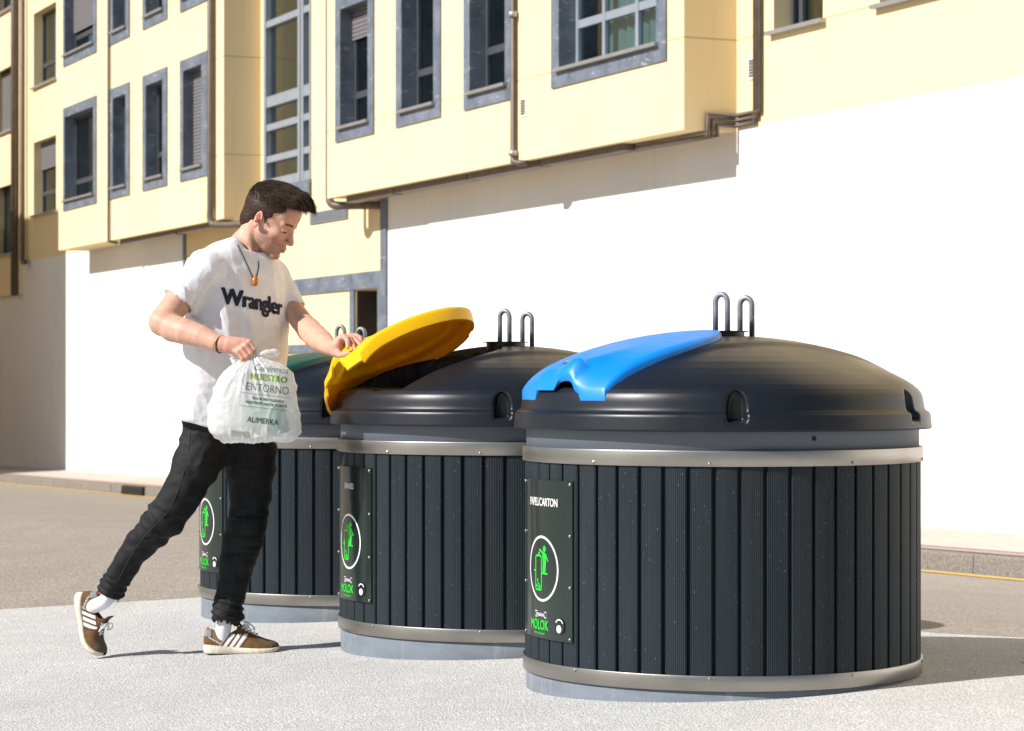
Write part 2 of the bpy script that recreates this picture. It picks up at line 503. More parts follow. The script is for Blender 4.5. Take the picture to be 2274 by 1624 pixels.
for (W_, flip) in ((WR, 0), (WL, 1)):
    for n_, (i, o_, kw) in enumerate(W_):
        for r_, (zi, zo) in enumerate(rowsz[:2]):
            k2 = dict(kw)
            if flip and r_ == 1:
                k2.update(shut=(0.72, 0.0, 0.0, 0.5)[n_], curtain=0.5)
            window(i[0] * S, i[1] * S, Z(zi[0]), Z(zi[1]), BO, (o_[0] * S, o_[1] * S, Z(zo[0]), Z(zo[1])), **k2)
# far left bay and recess windows without stone surround
fl = [(21.58, 22.9, 6.10, 7.1), (21.58, 22.9, 4.42, 5.30), (21.60, 22.9, 2.72, 3.67)]; FO = 0.05 * S
bay('bay', 21.42, 26.5, 2.14, ZT, fl, FO, 'far left shallow yellow panel whose lower edge hangs lower')
for n_, (a, b, c, d) in enumerate(fl):
    m_ = MB(); holes_wall(m_, a * S, a * S + .001, Z(c), Z(c) + .001, FO, [(a * S, b * S, Z(c), Z(d))], 0.3)
    part(m_, 'window_reveal', M['yellow'])
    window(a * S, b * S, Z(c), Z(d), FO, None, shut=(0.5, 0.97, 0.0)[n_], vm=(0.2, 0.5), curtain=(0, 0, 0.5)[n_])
# main wall plane
rc = [(19.6, 20.82, 3.165, 4.14), (19.6, 20.82, 4.87, 5.86), (1.03, 1.60, 3.135, 4.15), (-0.75, 0.42, 3.135, 4.15), (-3.2, -1.9, 3.135, 4.15), (9.95, 11.30, 2.85, 8.2)]
w_ = MB()
hs = [(h[0] * S, h[1] * S, Z(h[2]), Z(h[3])) for h in rc + [(a, b, c, min(d, 7.5)) for a, b, c, d in fl]]
holes_wall(w_, -12 * S, 30 * S, Z(2.575), Z(ZT), 0.0, hs, 0.3)
w_.add([(-12 * S, 0, Z(ZT)), (30 * S, 0, Z(ZT)), (30 * S, -12, Z(ZT)), (-12 * S, -12, Z(ZT))], [(3, 2, 1, 0)])
part(w_, 'upper_wall', M['yellow'], label='yellow upper wall')
window(rc[0][0] * S, rc[0][1] * S, Z(rc[0][2]), Z(rc[0][3]), 0, None, 'ochre', shut=0.38, vm=(0.35,), hm=(0.3,))
window(rc[1][0] * S, rc[1][1] * S, Z(rc[1][2]), Z(rc[1][3]), 0, None, 'ochre', vm=(0.35,), hm=(0.3,), curtain=0.3)
window(rc[2][0] * S, rc[2][1] * S, Z(rc[2][2]), Z(rc[2][3]), 0, None, 'ochre', vm=(0.78,))
window(rc[3][0] * S, rc[3][1] * S, Z(rc[3][2]), Z(rc[3][3]), 0, None, vm=(0.5,))
window(rc[4][0] * S, rc[4][1] * S, Z(rc[4][2]), Z(rc[4][3]), 0, None, vm=(0.5,))
# stair window with its tall grid of bars
a, b, c, d = [rc[5][0] * S, rc[5][1] * S, Z(rc[5][2]), Z(rc[5][3])]
st = MB()
st.box(a, a + 0.05, -0.12, 0.02, c, d); st.box(b - 0.11, b, -0.12, 0.02, c, d)
vx = 10.24 * S
st.box(vx - 0.13, vx - 0.02, -0.10, 0.012, c, d); st.box(vx + 0.02, vx + 0.13, -0.10, 0.010, c, d)
for zz, t in ((2.89, 0.075), (3.13, 0.05), (3.44, 0.05), (3.68, 0.065), (3.73, 0.02), (4.45, 0.05), (4.98, 0.05), (5.3, 0.05), (5.62, 0.06), (6.3, 0.05), (6.9, 0.05), (7.5, 0.06)):
    zz = Z(zz)
    for (x0, x1) in ((a + 0.05, vx - 0.13), (vx + 0.13, b - 0.11)):
        st.box(x0, x1, -0.11, 0.006, zz - t, zz + t)
so = part(st, 'stair_window', M['win_metal_light'], label='tall stair window with pale grey bars between the bays')
g = MB(); g.box(a + 0.04, b - 0.04, -0.075, -0.065, c, d); part(g, 'pane', M['glass'], so)
r = MB(); r.add([(a, -0.8, c), (b, -0.8, c), (b, -0.8, d), (a, -0.8, d)], [(3, 2, 1, 0)])
r.add([(a, -0.12, c), (a, -0.8, c), (a, -0.8, d), (a, -0.12, d)], [(0, 1, 2, 3)]); r.add([(b, -0.12, c), (b, -0.8, c), (b, -0.8, d), (b, -0.12, d)], [(3, 2, 1, 0)])
part(r, 'stairwell', plain('brown_stairwell', (0.030, 0.026, 0.016), 0.8), so)
g = MB(); g.box(a - 0.02, b + 0.02, -0.1, 0.05, Z(2.70), c - 0.005); part(g, 'sill', M['stone'], so)
# ground floor: white wall, yellow entrance, stone trims
zt = Z(2.575); zl = -3.5
w_ = MB()
w_.add([(-12 * S, 0, zl), (8.03 * S, 0, zl), (8.03 * S, 0, zt), (-12 * S, 0, zt)], [(3, 2, 1, 0)])
w_.add([(13.98 * S, 0, zl), (30 * S, 0, zl), (30 * S, 0, zt), (13.98 * S, 0, zt)], [(3, 2, 1, 0)])
part(w_, 'lower_wall', M['white_wall'], label='white rendered ground floor wall')
w_ = MB()
door = (8.24 * S, 8.80 * S, -2.2, Z(1.778)); d2 = (9.35 * S, 13.1 * S, Z(1.315), Z(1.80))
holes_wall(w_, 8.17 * S, 13.90 * S, zl, zt, 0.0, [door], 0.45)
part(w_, 'entrance_wall', M['yellow'], label='yellow wall around the entrance')
for bx_ in ((8.032 * S, 8.168 * S, -0.1, 0.03, zl, zt - 0.002), (13.902 * S, 13.978 * S, -0.1, 0.03, zl, zt - 0.002), (8.17 * S, 11.6 * S, -0.02, 0.028, Z(1.782), Z(1.93)),
            (8.805 * S, 8.915 * S, -0.02, 0.029, zl, Z(1.780)), (8.17 * S, 8.235 * S, -0.02, 0.029, zl, Z(1.780)), (8.918 * S, 11.6 * S, -0.02, 0.027, Z(1.235), Z(1.315))):
    g = MB(); g.box(*bx_); part(g, 'stone_trim', M['stone'])
g = MB(); g.box(door[0] + 0.02, door[1] - 0.02, -0.44, -0.40, door[2], door[3]); part(g, 'door', plain('brown_door', (0.23, 0.135, 0.045), 0.55, 0, 0.15, 5))
g = MB(); g.box(door[1] - 0.012, door[1] - 0.004, -0.39, -0.02, door[2], door[3] - 0.01); part(g, 'door_jamb', plain('dark_jamb', (0.025, 0.028, 0.035), 0.5))
g = MB()
va, vb, vc, vd = 8.98 * S, 9.97 * S, Z(2.425), Z(2.535)
g.box(va, vb, 0.001, 0.012, vc, vd)
for i in range(5):
    z_ = vc + (vd - vc) * (i + 0.5) / 5; g.box(va, vb, 0.012, 0.035, z_ - 0.009, z_ + 0.006)
part(g, 'vent_grille', M['win_metal_light'])
# pipes
def pipe(name, pts, r, label=None, m=None):
    t = MB(); t.tube(pts, r, 14); o = part(t, name, m or M['pipe'], label=label, smooth=True)
    return o
pipe('drainpipe', [(8.575 * S, 0.33 * S, Z(ZT))] + bez([(8.575 * S, 0.33 * S, Z(2.75)), (8.575 * S, 0.33 * S, Z(2.58)), (8.55 * S, 0.33 * S, Z(2.53)), (8.47 * S, 0.31 * S, Z(2.50)), (8.35 * S, 0.2 * S, Z(2.495)), (8.25 * S, 0.06 * S, Z(2.495)), (8.22 * S, 0.0, Z(2.495))], 6), 0.058)
pipe('drainpipe', [(11.69 * S, BO + 0.075, Z(ZT))] + bez([(11.69 * S, BO + 0.075, Z(2.70)), (11.69 * S, BO + 0.075, Z(2.56)), (11.62 * S, BO + 0.02, Z(2.51)), (11.3 * S, BO - 0.2, Z(2.50)), (10.9 * S, 0.1, Z(2.50)), (10.8 * S, 0.02, Z(2.50))], 5), 0.055)
pipe('drainpipe', [(15.56 * S, BO + 0.04, Z(ZT)), (15.56 * S, BO + 0.04, Z(2.55)), (15.5 * S, BO - 0.1, Z(2.53))], 0.03)
pipe('drainpipe', [(4.56 * S, BO + 0.05, Z(ZT)), (4.56 * S, BO + 0.05, Z(2.56)), (4.50 * S, BO + 0.02, Z(2.545)), (4.44 * S, BO - 0.04, Z(2.545))], 0.036)
for zz in (3.62, 2.62): pipe('pipe_clip', [(4.56 * S, BO + 0.05, Z(zz) - 0.03), (4.56 * S, BO + 0.05, Z(zz) + 0.03)], 0.055, m=M['sill'])
pipe('drainpipe', [(21.50 * S, FO + 0.09, Z(ZT)), (21.50 * S, FO + 0.09, Z(2.12))], 0.075, 'brown drainpipe at far left that runs lowest')
pipe('drainpipe', [(21.20 * S, 0.10, Z(ZT))] + bez([(21.20 * S, 0.10, Z(2.70)), (21.20 * S, 0.10, Z(2.60)), (21.10 * S, 0.12, Z(2.56)), (20.95 * S, 0.14, Z(2.55))], 4), 0.055)
# three thin conduits that turn round the corner of the right bay
for i in range(3):
    dx = (i - 1) * 0.052
    xx = 1.76 * S + dx; zz = Z(2.628) - (i - 1) * 0.052 * 1.0
    cx = 2.055 * S
    pts = [(xx, 0.035, Z(ZT)), (xx, 0.035, zz), (cx - 0.035, 0.035, zz), (cx - 0.035, 0.30 - dx, zz), (cx - 0.035, 0.30 - dx, Z(ZB) - 0.05), (cx + 0.4, 0.30 - dx, Z(ZB) - 0.05), (cx + 3.2, 0.36 - dx, Z(ZB) - 0.045)]
    pipe('conduit', pts, 0.023)
# cable trays under the bays
for (s0, s1) in ((3.0, 4.3), (4.32, 5.6), (5.62, 7.1), (7.12, 8.2), (11.6, 13.2), (13.25, 15.4)):
    tr = MB(); tr.box(s0 * S, s1 * S, BO - 0.24 - 0.04 * (s0 % 1), BO - 0.10, Z(ZB) - 0.075 - 0.02 * ((s0 * 7) % 1), Z(ZB) - 0.002)
    part(tr, 'cable_tray', M['pipe'])
# little wall vents
for (s_, z0_, o_) in ((1.85, 2.94, 0), (4.44, 2.94, BO)):
    g = MB(); g.box(s_ * S - 0.085, s_ * S + 0.085, o_ + 0.0005, o_ + 0.014, Z(z0_) - 0.11, Z(z0_) + 0.11)
    p_ = part(g, 'wall_vent', M['white_wall'])
    g = MB()
    for i in range(6): g.box(s_ * S - 0.06, s_ * S + 0.06, o_ + 0.0142, o_ + 0.02, Z(z0_) - 0.085 + i * 0.03, Z(z0_) - 0.085 + i * 0.03 + 0.02)
    part(g, 'slats', M['pipe'], p_)
# body of the building behind the facade
g = MB(); g.add([(-12 * S, 0, zl), (-12 * S, -12, zl), (-12 * S, -12, Z(ZT)), (-12 * S, 0, Z(ZT))], [(0, 1, 2, 3)])
g.add([(30 * S, 0, zl), (30 * S, -12, zl), (30 * S, -12, Z(ZT)), (30 * S, 0, Z(ZT))], [(3, 2, 1, 0)])
g.add([(-12 * S, -12, zl), (30 * S, -12, zl), (30 * S, -12, Z(ZT)), (-12 * S, -12, Z(ZT))], [(0, 1, 2, 3)])
part(g, 'rear_walls', M['yellow'])

nb = MB(); nx0 = (19.0 * S, 46 * S)
nb.box(19.05 * S, 46 * S, 8.0, 8.0 + 9.0, -3.5, Z(3.16) + 8.0 * math.tan(R(SUN_EL)) * 1.0)  # unseen block added out of frame, sized so its shadow shades the facade
no = empty('added_shade_house', (AX, AY, 0), math.atan2(UY, UX))
tag(no, 'unseen plain yellow house added out of frame at far left to cast shade on the facade', 'house')
nb.build('wall', M['yellow'], no)
# ---------------------------------------------------------------- text as flat geometry
def text_geo(body, size=1.0, bold=0.0, shear=0.0, sx=1.0, spacing=1.0, align='CENTER', maxedge=None):
    cu = bpy.data.curves.new('t', 'FONT'); cu.body = body; cu.size = size; cu.offset = min(bold, 0.0); cu.shear = shear
    cu.align_x = align; cu.space_character = spacing; cu.resolution_u = 4
    ob = bpy.data.objects.new('t', cu); COL.objects.link(ob)
    dg = bpy.context.evaluated_depsgraph_get(); me = bpy.data.meshes.new_from_object(ob.evaluated_get(dg))
    bpy.data.objects.remove(ob); bpy.data.curves.remove(cu)
    bm = bmesh.new(); bm.from_mesh(me); bpy.data.meshes.remove(me)
    bmesh.ops.remove_doubles(bm, verts=bm.verts, dist=1e-5)
    bmesh.ops.triangulate(bm, faces=bm.faces)
    if maxedge:
        for _ in range(5):
            es = [e for e in bm.edges if e.calc_length() > maxedge]
            if not es: break
            bmesh.ops.subdivide_edges(bm, edges=es, cuts=1)
            bmesh.ops.triangulate(bm, faces=[f for f in bm.faces if len(f.verts) > 3])
    bm.verts.index_update()
    V = [(v.co.x * sx, v.co.y) for v in bm.verts]; F = [tuple(v.index for v in f.verts) for f in bm.faces]
    bm.free()
    if bold > 0:   # thicker strokes: shifted copies, each a hair above the last
        V0, F0, n = V, F, len(V); V = [(x, y, 0.0) for x, y in V0]; F = list(F0)
        for q, (dx, dy) in enumerate(((1, 0), (-1, 0), (0.5, 0.6), (-0.5, -0.6))):
            V += [(x + dx * bold, y + dy * bold, 0.00015 * (q + 1)) for x, y in V0]; F += [tuple(i + n * (q + 1) for i in f) for f in F0]
    else: V = [(x, y, 0.0) for x, y in V]
    return V, F

# ---------------------------------------------------------------- containers
def mat_plastic(name, c, rough=0.42, var=0.12, dust=0.0, coat=0.0):
    k = Nd(name); co = k.coord()
    n1 = k.noise(co, 2.2, 4)
    col = k.ramp(n1, [(0.3, tuple(x * (1 - var) for x in c)), (0.7, tuple(x * (1 + var) for x in c))])
    if dust:
        d = k.ramp(k.noise(k.mapping(co, (3, 3, 1.2)), 5, 6, 0.7), [(0.48, 0.0), (0.75, 1.0)])
        col = k.mix(k.math('MULTIPLY', d, dust), col, (0.30, 0.27, 0.24))
        sp = k.ramp(k.vor(co, 90).outputs[0], [(0.06, 1.0), (0.1, 0.0)])
        col = k.mix(k.math('MULTIPLY', sp, dust * 0.9), col, (0.45, 0.44, 0.42))
    k.base(col)
    k.set(k.ramp(k.noise(co, 6, 4), [(0.3, rough * 0.9), (0.7, rough * 1.15)]), 0, 0.5)
    k.bump(k.noise(co, 420, 2), 0.22, 0.0012)
    k.p.inputs['Coat Weight'].default_value = coat
    return k.m
M['lid'] = mat_plastic('anthracite_plastic', (0.0075, 0.0100, 0.0150), 0.33, 0.06, 0.012)
M['lid'].node_tree.nodes['Principled BSDF'].inputs['Specular IOR Level'].default_value = 0.38
M['blue'] = mat_plastic('blue_plastic', (0.0, 0.215, 0.70), 0.38, 0.05, 0.015)
M['yellow_p'] = mat_plastic('yellow_plastic', (0.98, 0.58, 0.004), 0.34, 0.05, 0.015)
_t = M['yellow_p'].node_tree; _tr = _t.nodes.new('ShaderNodeBsdfTranslucent'); _tr.inputs[0].default_value = (0.95, 0.38, 0.0, 1)
_mx = _t.nodes.new('ShaderNodeMixShader'); _mx.inputs[0].default_value = 0.17
_t.links.new(_t.nodes['Principled BSDF'].outputs[0], _mx.inputs[1]); _t.links.new(_tr.outputs[0], _mx.inputs[2]); _t.links.new(_mx.outputs[0], _t.nodes['Material Output'].inputs[0])
M['green_p'] = mat_plastic('green_plastic', (0.003, 0.062, 0.045), 0.38, 0.06, 0.02)
M['hole'] = plain('black_inside', (0.006, 0.006, 0.007), 0.8)
M['galv'] = plain('galvanised_steel', (0.22, 0.23, 0.25), 0.5, 0.5, 0.35, 35, 0.3, 120, 0.001)
M['neck'] = plain('grey_painted_concrete', (0.10, 0.118, 0.145), 0.5, 0, 0.10, 3, 0.2, 150, 0.002)
def mat_base():
    k = Nd('bluish_concrete'); co = k.coord()
    n1 = k.noise(k.mapping(co, (1, 1, 2.5)), 5, 6, 0.65)
    c = k.ramp(n1, [(0.3, (0.135, 0.158, 0.188)), (0.7, (0.20, 0.228, 0.262))])
    d = k.ramp(k.noise(k.mapping(co, (9, 9, 1)), 2.0, 5), [(0.55, 0.0), (0.7, 1.0)])
    c = k.mix(k.math('MULTIPLY', d, 0.25), c, (0.42, 0.41, 0.38))
    k.base(c); k.set(0.8, 0, 0.3); k.bump(k.noise(co, 90, 4), 0.3, 0.003); return k.m
M['base'] = mat_base()
def mat_steel():
    k = Nd('brushed_steel'); co = k.coord()
    st = k.noise(k.mapping(co, (2, 2, 260)), 2.0, 3)
    big = k.noise(k.mapping(co, (2.2, 2.2, 1)), 1.5, 3)
    k.base(k.ramp(big, [(0.3, (0.33, 0.31, 0.285)), (0.7, (0.43, 0.405, 0.375))]))
    k.set(k.ramp(st, [(0.3, 0.28), (0.7, 0.42)]), 1.0); k.bump(st, 0.06, 0.001)
    k.p.inputs['Anisotropic'].default_value = 0.4
    return k.m
M['steel'] = mat_steel()
def mat_slat():
    k = Nd('grooved_composite_board'); co = k.coord()
    sx = k.new('ShaderNodeSeparateXYZ'); k.link(co, sx.inputs[0])
    ang = k.math('ARCTAN2', sx.outputs[1], sx.outputs[0])
    ph = k.math('MULTIPLY', ang, 52 * 13.0)
    w = k.math('SINE', ph)
    c0 = k.ramp(k.noise(k.mapping(co, (30, 30, 2)), 1.0, 4), [(0.3, (0.007, 0.0125, 0.017)), (0.7, (0.014, 0.022, 0.028))])
    bx = k.math('FLOOR', k.math('MULTIPLY', k.math('ADD', ang, math.pi), 52 / (2 * math.pi)))
    wn_ = k.new('ShaderNodeTexWhiteNoise', noise_dimensions='1D'); k.link(bx, wn_.inputs['W'])
    c0 = k.mix(1.0, c0, k.ramp(wn_.outputs[0], [(0.0, 0.86), (1.0, 1.12)]), 'MULTIPLY')
    c0 = k.mix(k.math('MULTIPLY', k.ramp(w, [(0.2, 0.0), (0.9, 1.0)]), 0.40), c0, (0.036, 0.052, 0.063))
    fl = k.ramp(k.vor(k.mapping(co, (1, 1, 0.45)), 70).outputs[0], [(0.055, 1.0), (0.10, 0.0)])
    c0 = k.mix(k.math('MULTIPLY', fl, 0.55), c0, (0.22, 0.25, 0.27))
    k.base(c0); k.set(0.6, 0, 0.25)
    k.bump(w, 0.5, 0.0012)
    return k.m
M['slat'] = mat_slat()
M['gap'] = plain('black_backing', (0.006, 0.007, 0.008), 0.9)
def mat_sign():
    k = Nd('glossy_dark_green_plate'); k.base((0.012, 0.022, 0.020)); k.set(0.16, 0, 0.5)
    k.bump(k.noise(k.coord(), 5, 3), 0.06, 0.01); return k.m
M['sign'] = mat_sign()
M['sign_white'] = plain('sign_white', (0.75, 0.74, 0.74), 0.4)
M['sign_green'] = plain('sign_green', (0.01, 0.62, 0.03), 0.4)
M['badge'] = plain('badge_black', (0.01, 0.01, 0.012), 0.15)

PROF = [(0.0, 1.128), (0.06, 1.1275), (0.12, 1.1245), (0.18, 1.1185), (0.24, 1.110), (0.30, 1.099), (0.36, 1.085), (0.42, 1.068), (0.47, 1.0515), (0.52, 1.031), (0.56, 1.012), (0.59, 0.996), (0.615, 0.981), (0.632, 0.967), (0.643, 0.953), (0.648, 0.940)]
pr = np.array(PROF)
def dome_z(r): return np.interp(r, pr[:, 0], pr[:, 1])
# below the dome the rim is given by (r, z) pairs
RIM = [(0.6500, 0.929), (0.6515, 0.919), (0.6530, 0.910), (0.6550, 0.903), (0.6590, 0.8975), (0.6650, 0.8940), (0.6705, 0.8900), (0.6730, 0.884), (0.6745, 0.870), (0.6770, 0.846), (0.6775, 0.841), (0.6745, 0.839), (0.660, 0.840), (0.640, 0.842)]
FA = R(206)
AXv = np.array([math.cos(FA), math.sin(FA)]); PX = np.array([math.cos(FA + R(90)), math.sin(FA + R(90))])
T0, T1, WM, TR = 0.050, 0.655, 0.272, 0.34
def flap_w(t):
    tau = np.clip((t - T0) / TR, 0, 1)
    return WM * (1 - (1 - tau) ** 2.6) ** (1 / 2.2) * (1 + 0.05 * np.clip((t - .3) / .3, 0, 1))
def foot_e(x, y, rout=0.635):
    """signed inside distance of the flap's footprint"""
    t = x * AXv[0] + y * AXv[1]; v = x * PX[0] + y * PX[1]
    e = np.minimum(flap_w(t) - np.abs(v), (t - T0) * 0.9)
    return np.where(t > T0, np.minimum(e, rout - np.hypot(x, y)), -1)
def lid_mesh(parent):
    NA = 720
    rs = np.concatenate([np.linspace(0.004, 0.60, 112), np.linspace(0.605, 0.648, 22)])
    zs = dome_z(rs)
    rimd = []
    for i in range(len(RIM) - 1):
        for k in range(3 if i < 9 else 1):
            f = k / (3 if i < 9 else 1)
            rimd.append((RIM[i][0] * (1 - f) + RIM[i + 1][0] * f, RIM[i][1] * (1 - f) + RIM[i + 1][1] * f))
    rimd.append(RIM[-1])
    rr = np.concatenate([rs, [p[0] for p in rimd]]); zz = np.concatenate([zs, [p[1] for p in rimd]])
    A = np.linspace(0, 2 * np.pi, NA, endpoint=False)
    RR, AA = np.meshgrid(rr, A, indexing='ij'); ZZ = np.repeat(zz[:, None], NA, 1).copy()
    X = RR * np.cos(AA); Y = RR * np.sin(AA)
    dome = np.arange(len(rr))[:, None] < len(rs)
    # raised band carrying the flap and the hub
    v = X * PX[0] + Y * PX[1]; t = X * AXv[0] + Y * AXv[1]
    band = smooth01((0.30 - np.abs(v)) / 0.05) * smooth01((0.60 - np.hypot(X, Y)) / 0.2)
    ZZ = ZZ + dome * 0.010 * band
    # flat sill in front of the flap
    # pocket and opening under the flap
    e = foot_e(X, Y, 0.628)
    seat = smooth01((e - 0.000) / 0.010); hole = smooth01((e - 0.045) / 0.012)
    ZZ = ZZ - dome * (0.022 * seat + 0.34 * hole)
    # six grip recesses round the rim
    azs = [R(-91 + 60 * i) for i in range(6)]
    push = np.zeros_like(ZZ)
    for a in azs:
        if abs(((a - FA + math.pi) % (2 * math.pi)) - math.pi) < R(25): continue
        da = (AA - a + math.pi) % (2 * math.pi) - math.pi
        u = da * 0.655
        top = 0.950 - 0.0
        hw = 0.031 * np.sqrt(np.clip(1 - np.clip((ZZ - 0.918) / (top - 0.905), 0, 1) ** 2, 0, 1))
        inside = smooth01((hw - np.abs(u)) / 0.007) * smooth01((ZZ - 0.868) / 0.006) * (ZZ < 0.985)
        tilt = 0.6 + 0.4 * np.clip((0.03 - u) / 0.06, 0, 1)
        push = np.maximum(push, inside * np.clip(RR - 0.652 + 0.040 * tilt, 0.0, 1))
    X = (RR - push) * np.cos(AA); Y = (RR - push) * np.sin(AA)
    V = np.stack([X, Y, ZZ], -1).reshape(-1, 3)
    n = len(rr)
    i, k = np.meshgrid(np.arange(n - 1), np.arange(NA), indexing='ij')
    a = i * NA + k; b = i * NA + (k + 1) % NA
    Q = np.stack([a, a + NA, b + NA, b], -1).reshape(-1, 4)
    cdx = len(V); V = np.vstack([V, [[0, 0, float(ZZ[0].mean())]]])
    o = mk_np('lid', V, Q, M['lid'], parent)
    me = o.data; me.materials.append(M['hole'])
    hf = (hole.reshape(-1)[Q].mean(1) > 0.15).astype(np.int32)
    me.polygons.foreach_set('material_index', hf)
    return o

def flap_mesh(name, m, parent):
    NT, NV = 90, 61
    tau = np.linspace(0, 1, NT) ** 1.35
    vn = np.linspace(-1, 1, NV)
    vn = np.sign(vn) * (1 - (1 - np.abs(vn)) ** 1.35)
    TT, VN = np.meshgrid(tau, vn, indexing='ij')
    W = flap_w(T0 + (T1 - T0) * np.maximum(TT, 1e-3))
    # outer end follows the round rim
    vv = VN * np.maximum(W, 0.004)
    tend = np.sqrt(np.maximum(0.650 ** 2 - vv ** 2, 0))
    t = T0 + TT * (tend - T0)
    W2 = np.maximum(flap_w(np.maximum(t, T0 + 0.001)), 0.002)
    vv = VN * W2
    x = t * AXv[0] + vv * PX[0]; y = t * AXv[1] + vv * PX[1]
    r = np.hypot(x, y)
    eb = np.minimum(np.minimum(W2 - np.abs(vv), (tend - t)), (t - T0) * 0.8 + 0.002)
    eb = np.clip(eb, 0, 1)
    zt = dome_z(np.minimum(r, 0.640)) + 0.024 + 0.006
    rnd = np.clip(eb / 0.022, 0, 1)
    zt = zt - 0.016 * (1 - np.sqrt(np.clip(1 - (1 - rnd) ** 2, 0, 1)))
    # handle: a ridge running in from the outer edge with a hollow under it
    dout = tend - t
    c1 = 0.44
    ridge = np.exp(-(np.abs((VN - c1) / (0.21 - 0.35 * np.minimum(dout, .25))) ** 2.2)) * np.exp(-(dout / 0.15) ** 2)
    shelf = smooth01((VN + 0.24) / 0.06) * smooth01((0.60 - VN) / 0.08) * smooth01((0.060 - dout) / 0.02)
    zt = zt - 0.010 * smooth01(1 - dout / 0.09) + 0.034 * ridge + 0.024 * shelf
    # skirt depth
    notch = smooth01((VN + 0.20) / 0.03) * smooth01((0.68 - VN) / 0.03) * (dout < 0.02)
    sk = 0.040 * np.ones_like(zt)
    zbot = zt - sk
    outer_end = dout < 1e-6
    zbot = np.where(outer_end, 0.931, zbot)
    arch = np.clip(1 - ((VN - c1) / 0.22) ** 2, 0, 1) ** 0.5
    open_z = np.minimum(zt - 0.013, 0.931 + np.where(VN < c1, np.maximum(0.031, 0.075 * arch), 0.075 * arch))
    zbot = np.where(outer_end & (notch > 0.5), open_z, zbot)
    V = [np.stack([x, y, zt], -1).reshape(-1, 3)]
    # inner (under) surface with embossed ovals
    sc = 1 - 0.016 / np.maximum(W2, 0.02)
    xi = (T0 + (t - T0) * 0.972 + 0.009) ; vi = vv * np.clip(sc, 0.3, 1)
    x2 = xi * AXv[0] + vi * PX[0]; y2 = xi * AXv[1] + vi * PX[1]
    el = np.sqrt(((t - 0.355) / 0.275) ** 2 + (vv / 0.225) ** 2)
    emb = 0.012 * smooth01((1.0 - el) / 0.03) - 0.016 * smooth01((0.84 - el) / 0.035) + 0.012 * smooth01((0.76 - el) / 0.5)
    zu = zt - 0.016 - 0.036 * ridge * 0.15 - emb - 0.004
    V.append(np.stack([x2, y2, zu], -1).reshape(-1, 3))
    NB = NT * NV
    idx = np.arange(NB).reshape(NT, NV)
    loop = list(idx[0, :]) + list(idx[1:, -1]) + list(idx[-1, -2::-1]) + list(idx[-2:0:-1, 0])
    loop = np.array(loop)
    P_top = V[0][loop]; 
    ob = np.stack([P_top[:, 0], P_top[:, 1], zbot.reshape(-1)[loop]], -1)
    P_in = V[1][loop].copy()
    ib = np.stack([P_in[:, 0], P_in[:, 1], np.minimum(zbot.reshape(-1)[loop] + 0.0, P_in[:, 2] - 0.002)], -1)
    L = len(loop)
    V = np.vstack(V + [ob, ib]); o0 = 2 * NB; i0 = 2 * NB + L
    Q = []
    a = idx[:-1, :-1].ravel(); b = idx[1:, :-1].ravel(); c = idx[1:, 1:].ravel(); d = idx[:-1, 1:].ravel()
    Q.append(np.stack([a, d, c, b], -1)); Q.append(np.stack([a, b, c, d], -1) + NB)
    k = np.arange(L); k2 = (k + 1) % L
    Q.append(np.stack([loop[k], o0 + k, o0 + k2, loop[k2]], -1)[:, ::-1])
    Q.append(np.stack([o0 + k, i0 + k, i0 + k2, o0 + k2], -1)[:, ::-1])
    Q.append(np.stack([i0 + k, loop[k] + NB, loop[k2] + NB, i0 + k2], -1)[:, ::-1])
    Q = np.vstack(Q)
    me_o = mk_np(name, V, Q, m, parent, True)
    bm = bmesh.new(); bm.from_mesh(me_o.data)
    bmesh.ops.remove_doubles(bm, verts=bm.verts, dist=0.0002)
    bmesh.ops.recalc_face_normals(bm, faces=bm.faces)
    for e in bm.edges:
        if len(e.link_faces) == 2 and e.calc_face_angle(0) > R(50): e.smooth = False
    bm.to_mesh(me_o.data); bm.free()
    return me_o

def slat_wall(parent):
    N = 52; mb = MB(); z0, z1 = 0.098, 0.738; step = 2 * math.pi / N
    half = step / 2 - 0.0052 / 0.64
    for i in range(N):
        a0 = i * step + step / 2
        row = []
        for (u, rr) in ((-1, 0.628), (-1, 0.6375), (-0.93, 0.6405), (-0.5, 0.6412), (0, 0.6415), (0.5, 0.6412), (0.93, 0.6405), (1, 0.6375), (1, 0.628)):
            a = a0 + u * half; row.append((rr * math.cos(a), rr * math.sin(a)))
        V = [(x, y, z0) for x, y in row] + [(x, y, z1) for x, y in row]
        n = len(row)
        mb.add(V, [(k, k + 1, n + k + 1, n + k) for k in range(n - 1)])
    o = mb.build('slat_wall', M['slat'], parent)
    autosmooth(o, 30)
    g = MB(); g.lathe([(0.629, 0.09), (0.629, 0.745)], 104)
    g.build('slat_backing', M['gap'], parent, True)
    return o

SC, SR = R(204.5), 0.6435       # sign centre direction and radius
def on_cyl(u, v, lift=0.0, c=SC):
    a = c + u / SR
    return ((SR + lift) * math.cos(a), (SR + lift) * math.sin(a), v)
def curved_plate(mb, u0, u1, v0, v1, lift, th=0.003, n=16):
    V = []
    for i in range(n + 1):
        u = u0 + (u1 - u0) * i / n
        for (l, v) in ((lift, v0), (lift, v1), (lift - th, v1), (lift - th, v0)): V.append(on_cyl(u, v, l))
    F = []
    for i in range(n):
        for k in range(4): F.append((i * 4 + k, (i + 1) * 4 + k, (i + 1) * 4 + (k + 1) % 4, i * 4 + (k + 1) % 4))
    F += [(0, 1, 2, 3), (n * 4 + 3, n * 4 + 2, n * 4 + 1, n * 4)]
    mb.add(V, F)
def flat_on(mb, V, F, u0, v0, lift):
    mb.add([on_cyl(u0 + x, v0 + y, lift + l) for x, y, l in V], F)
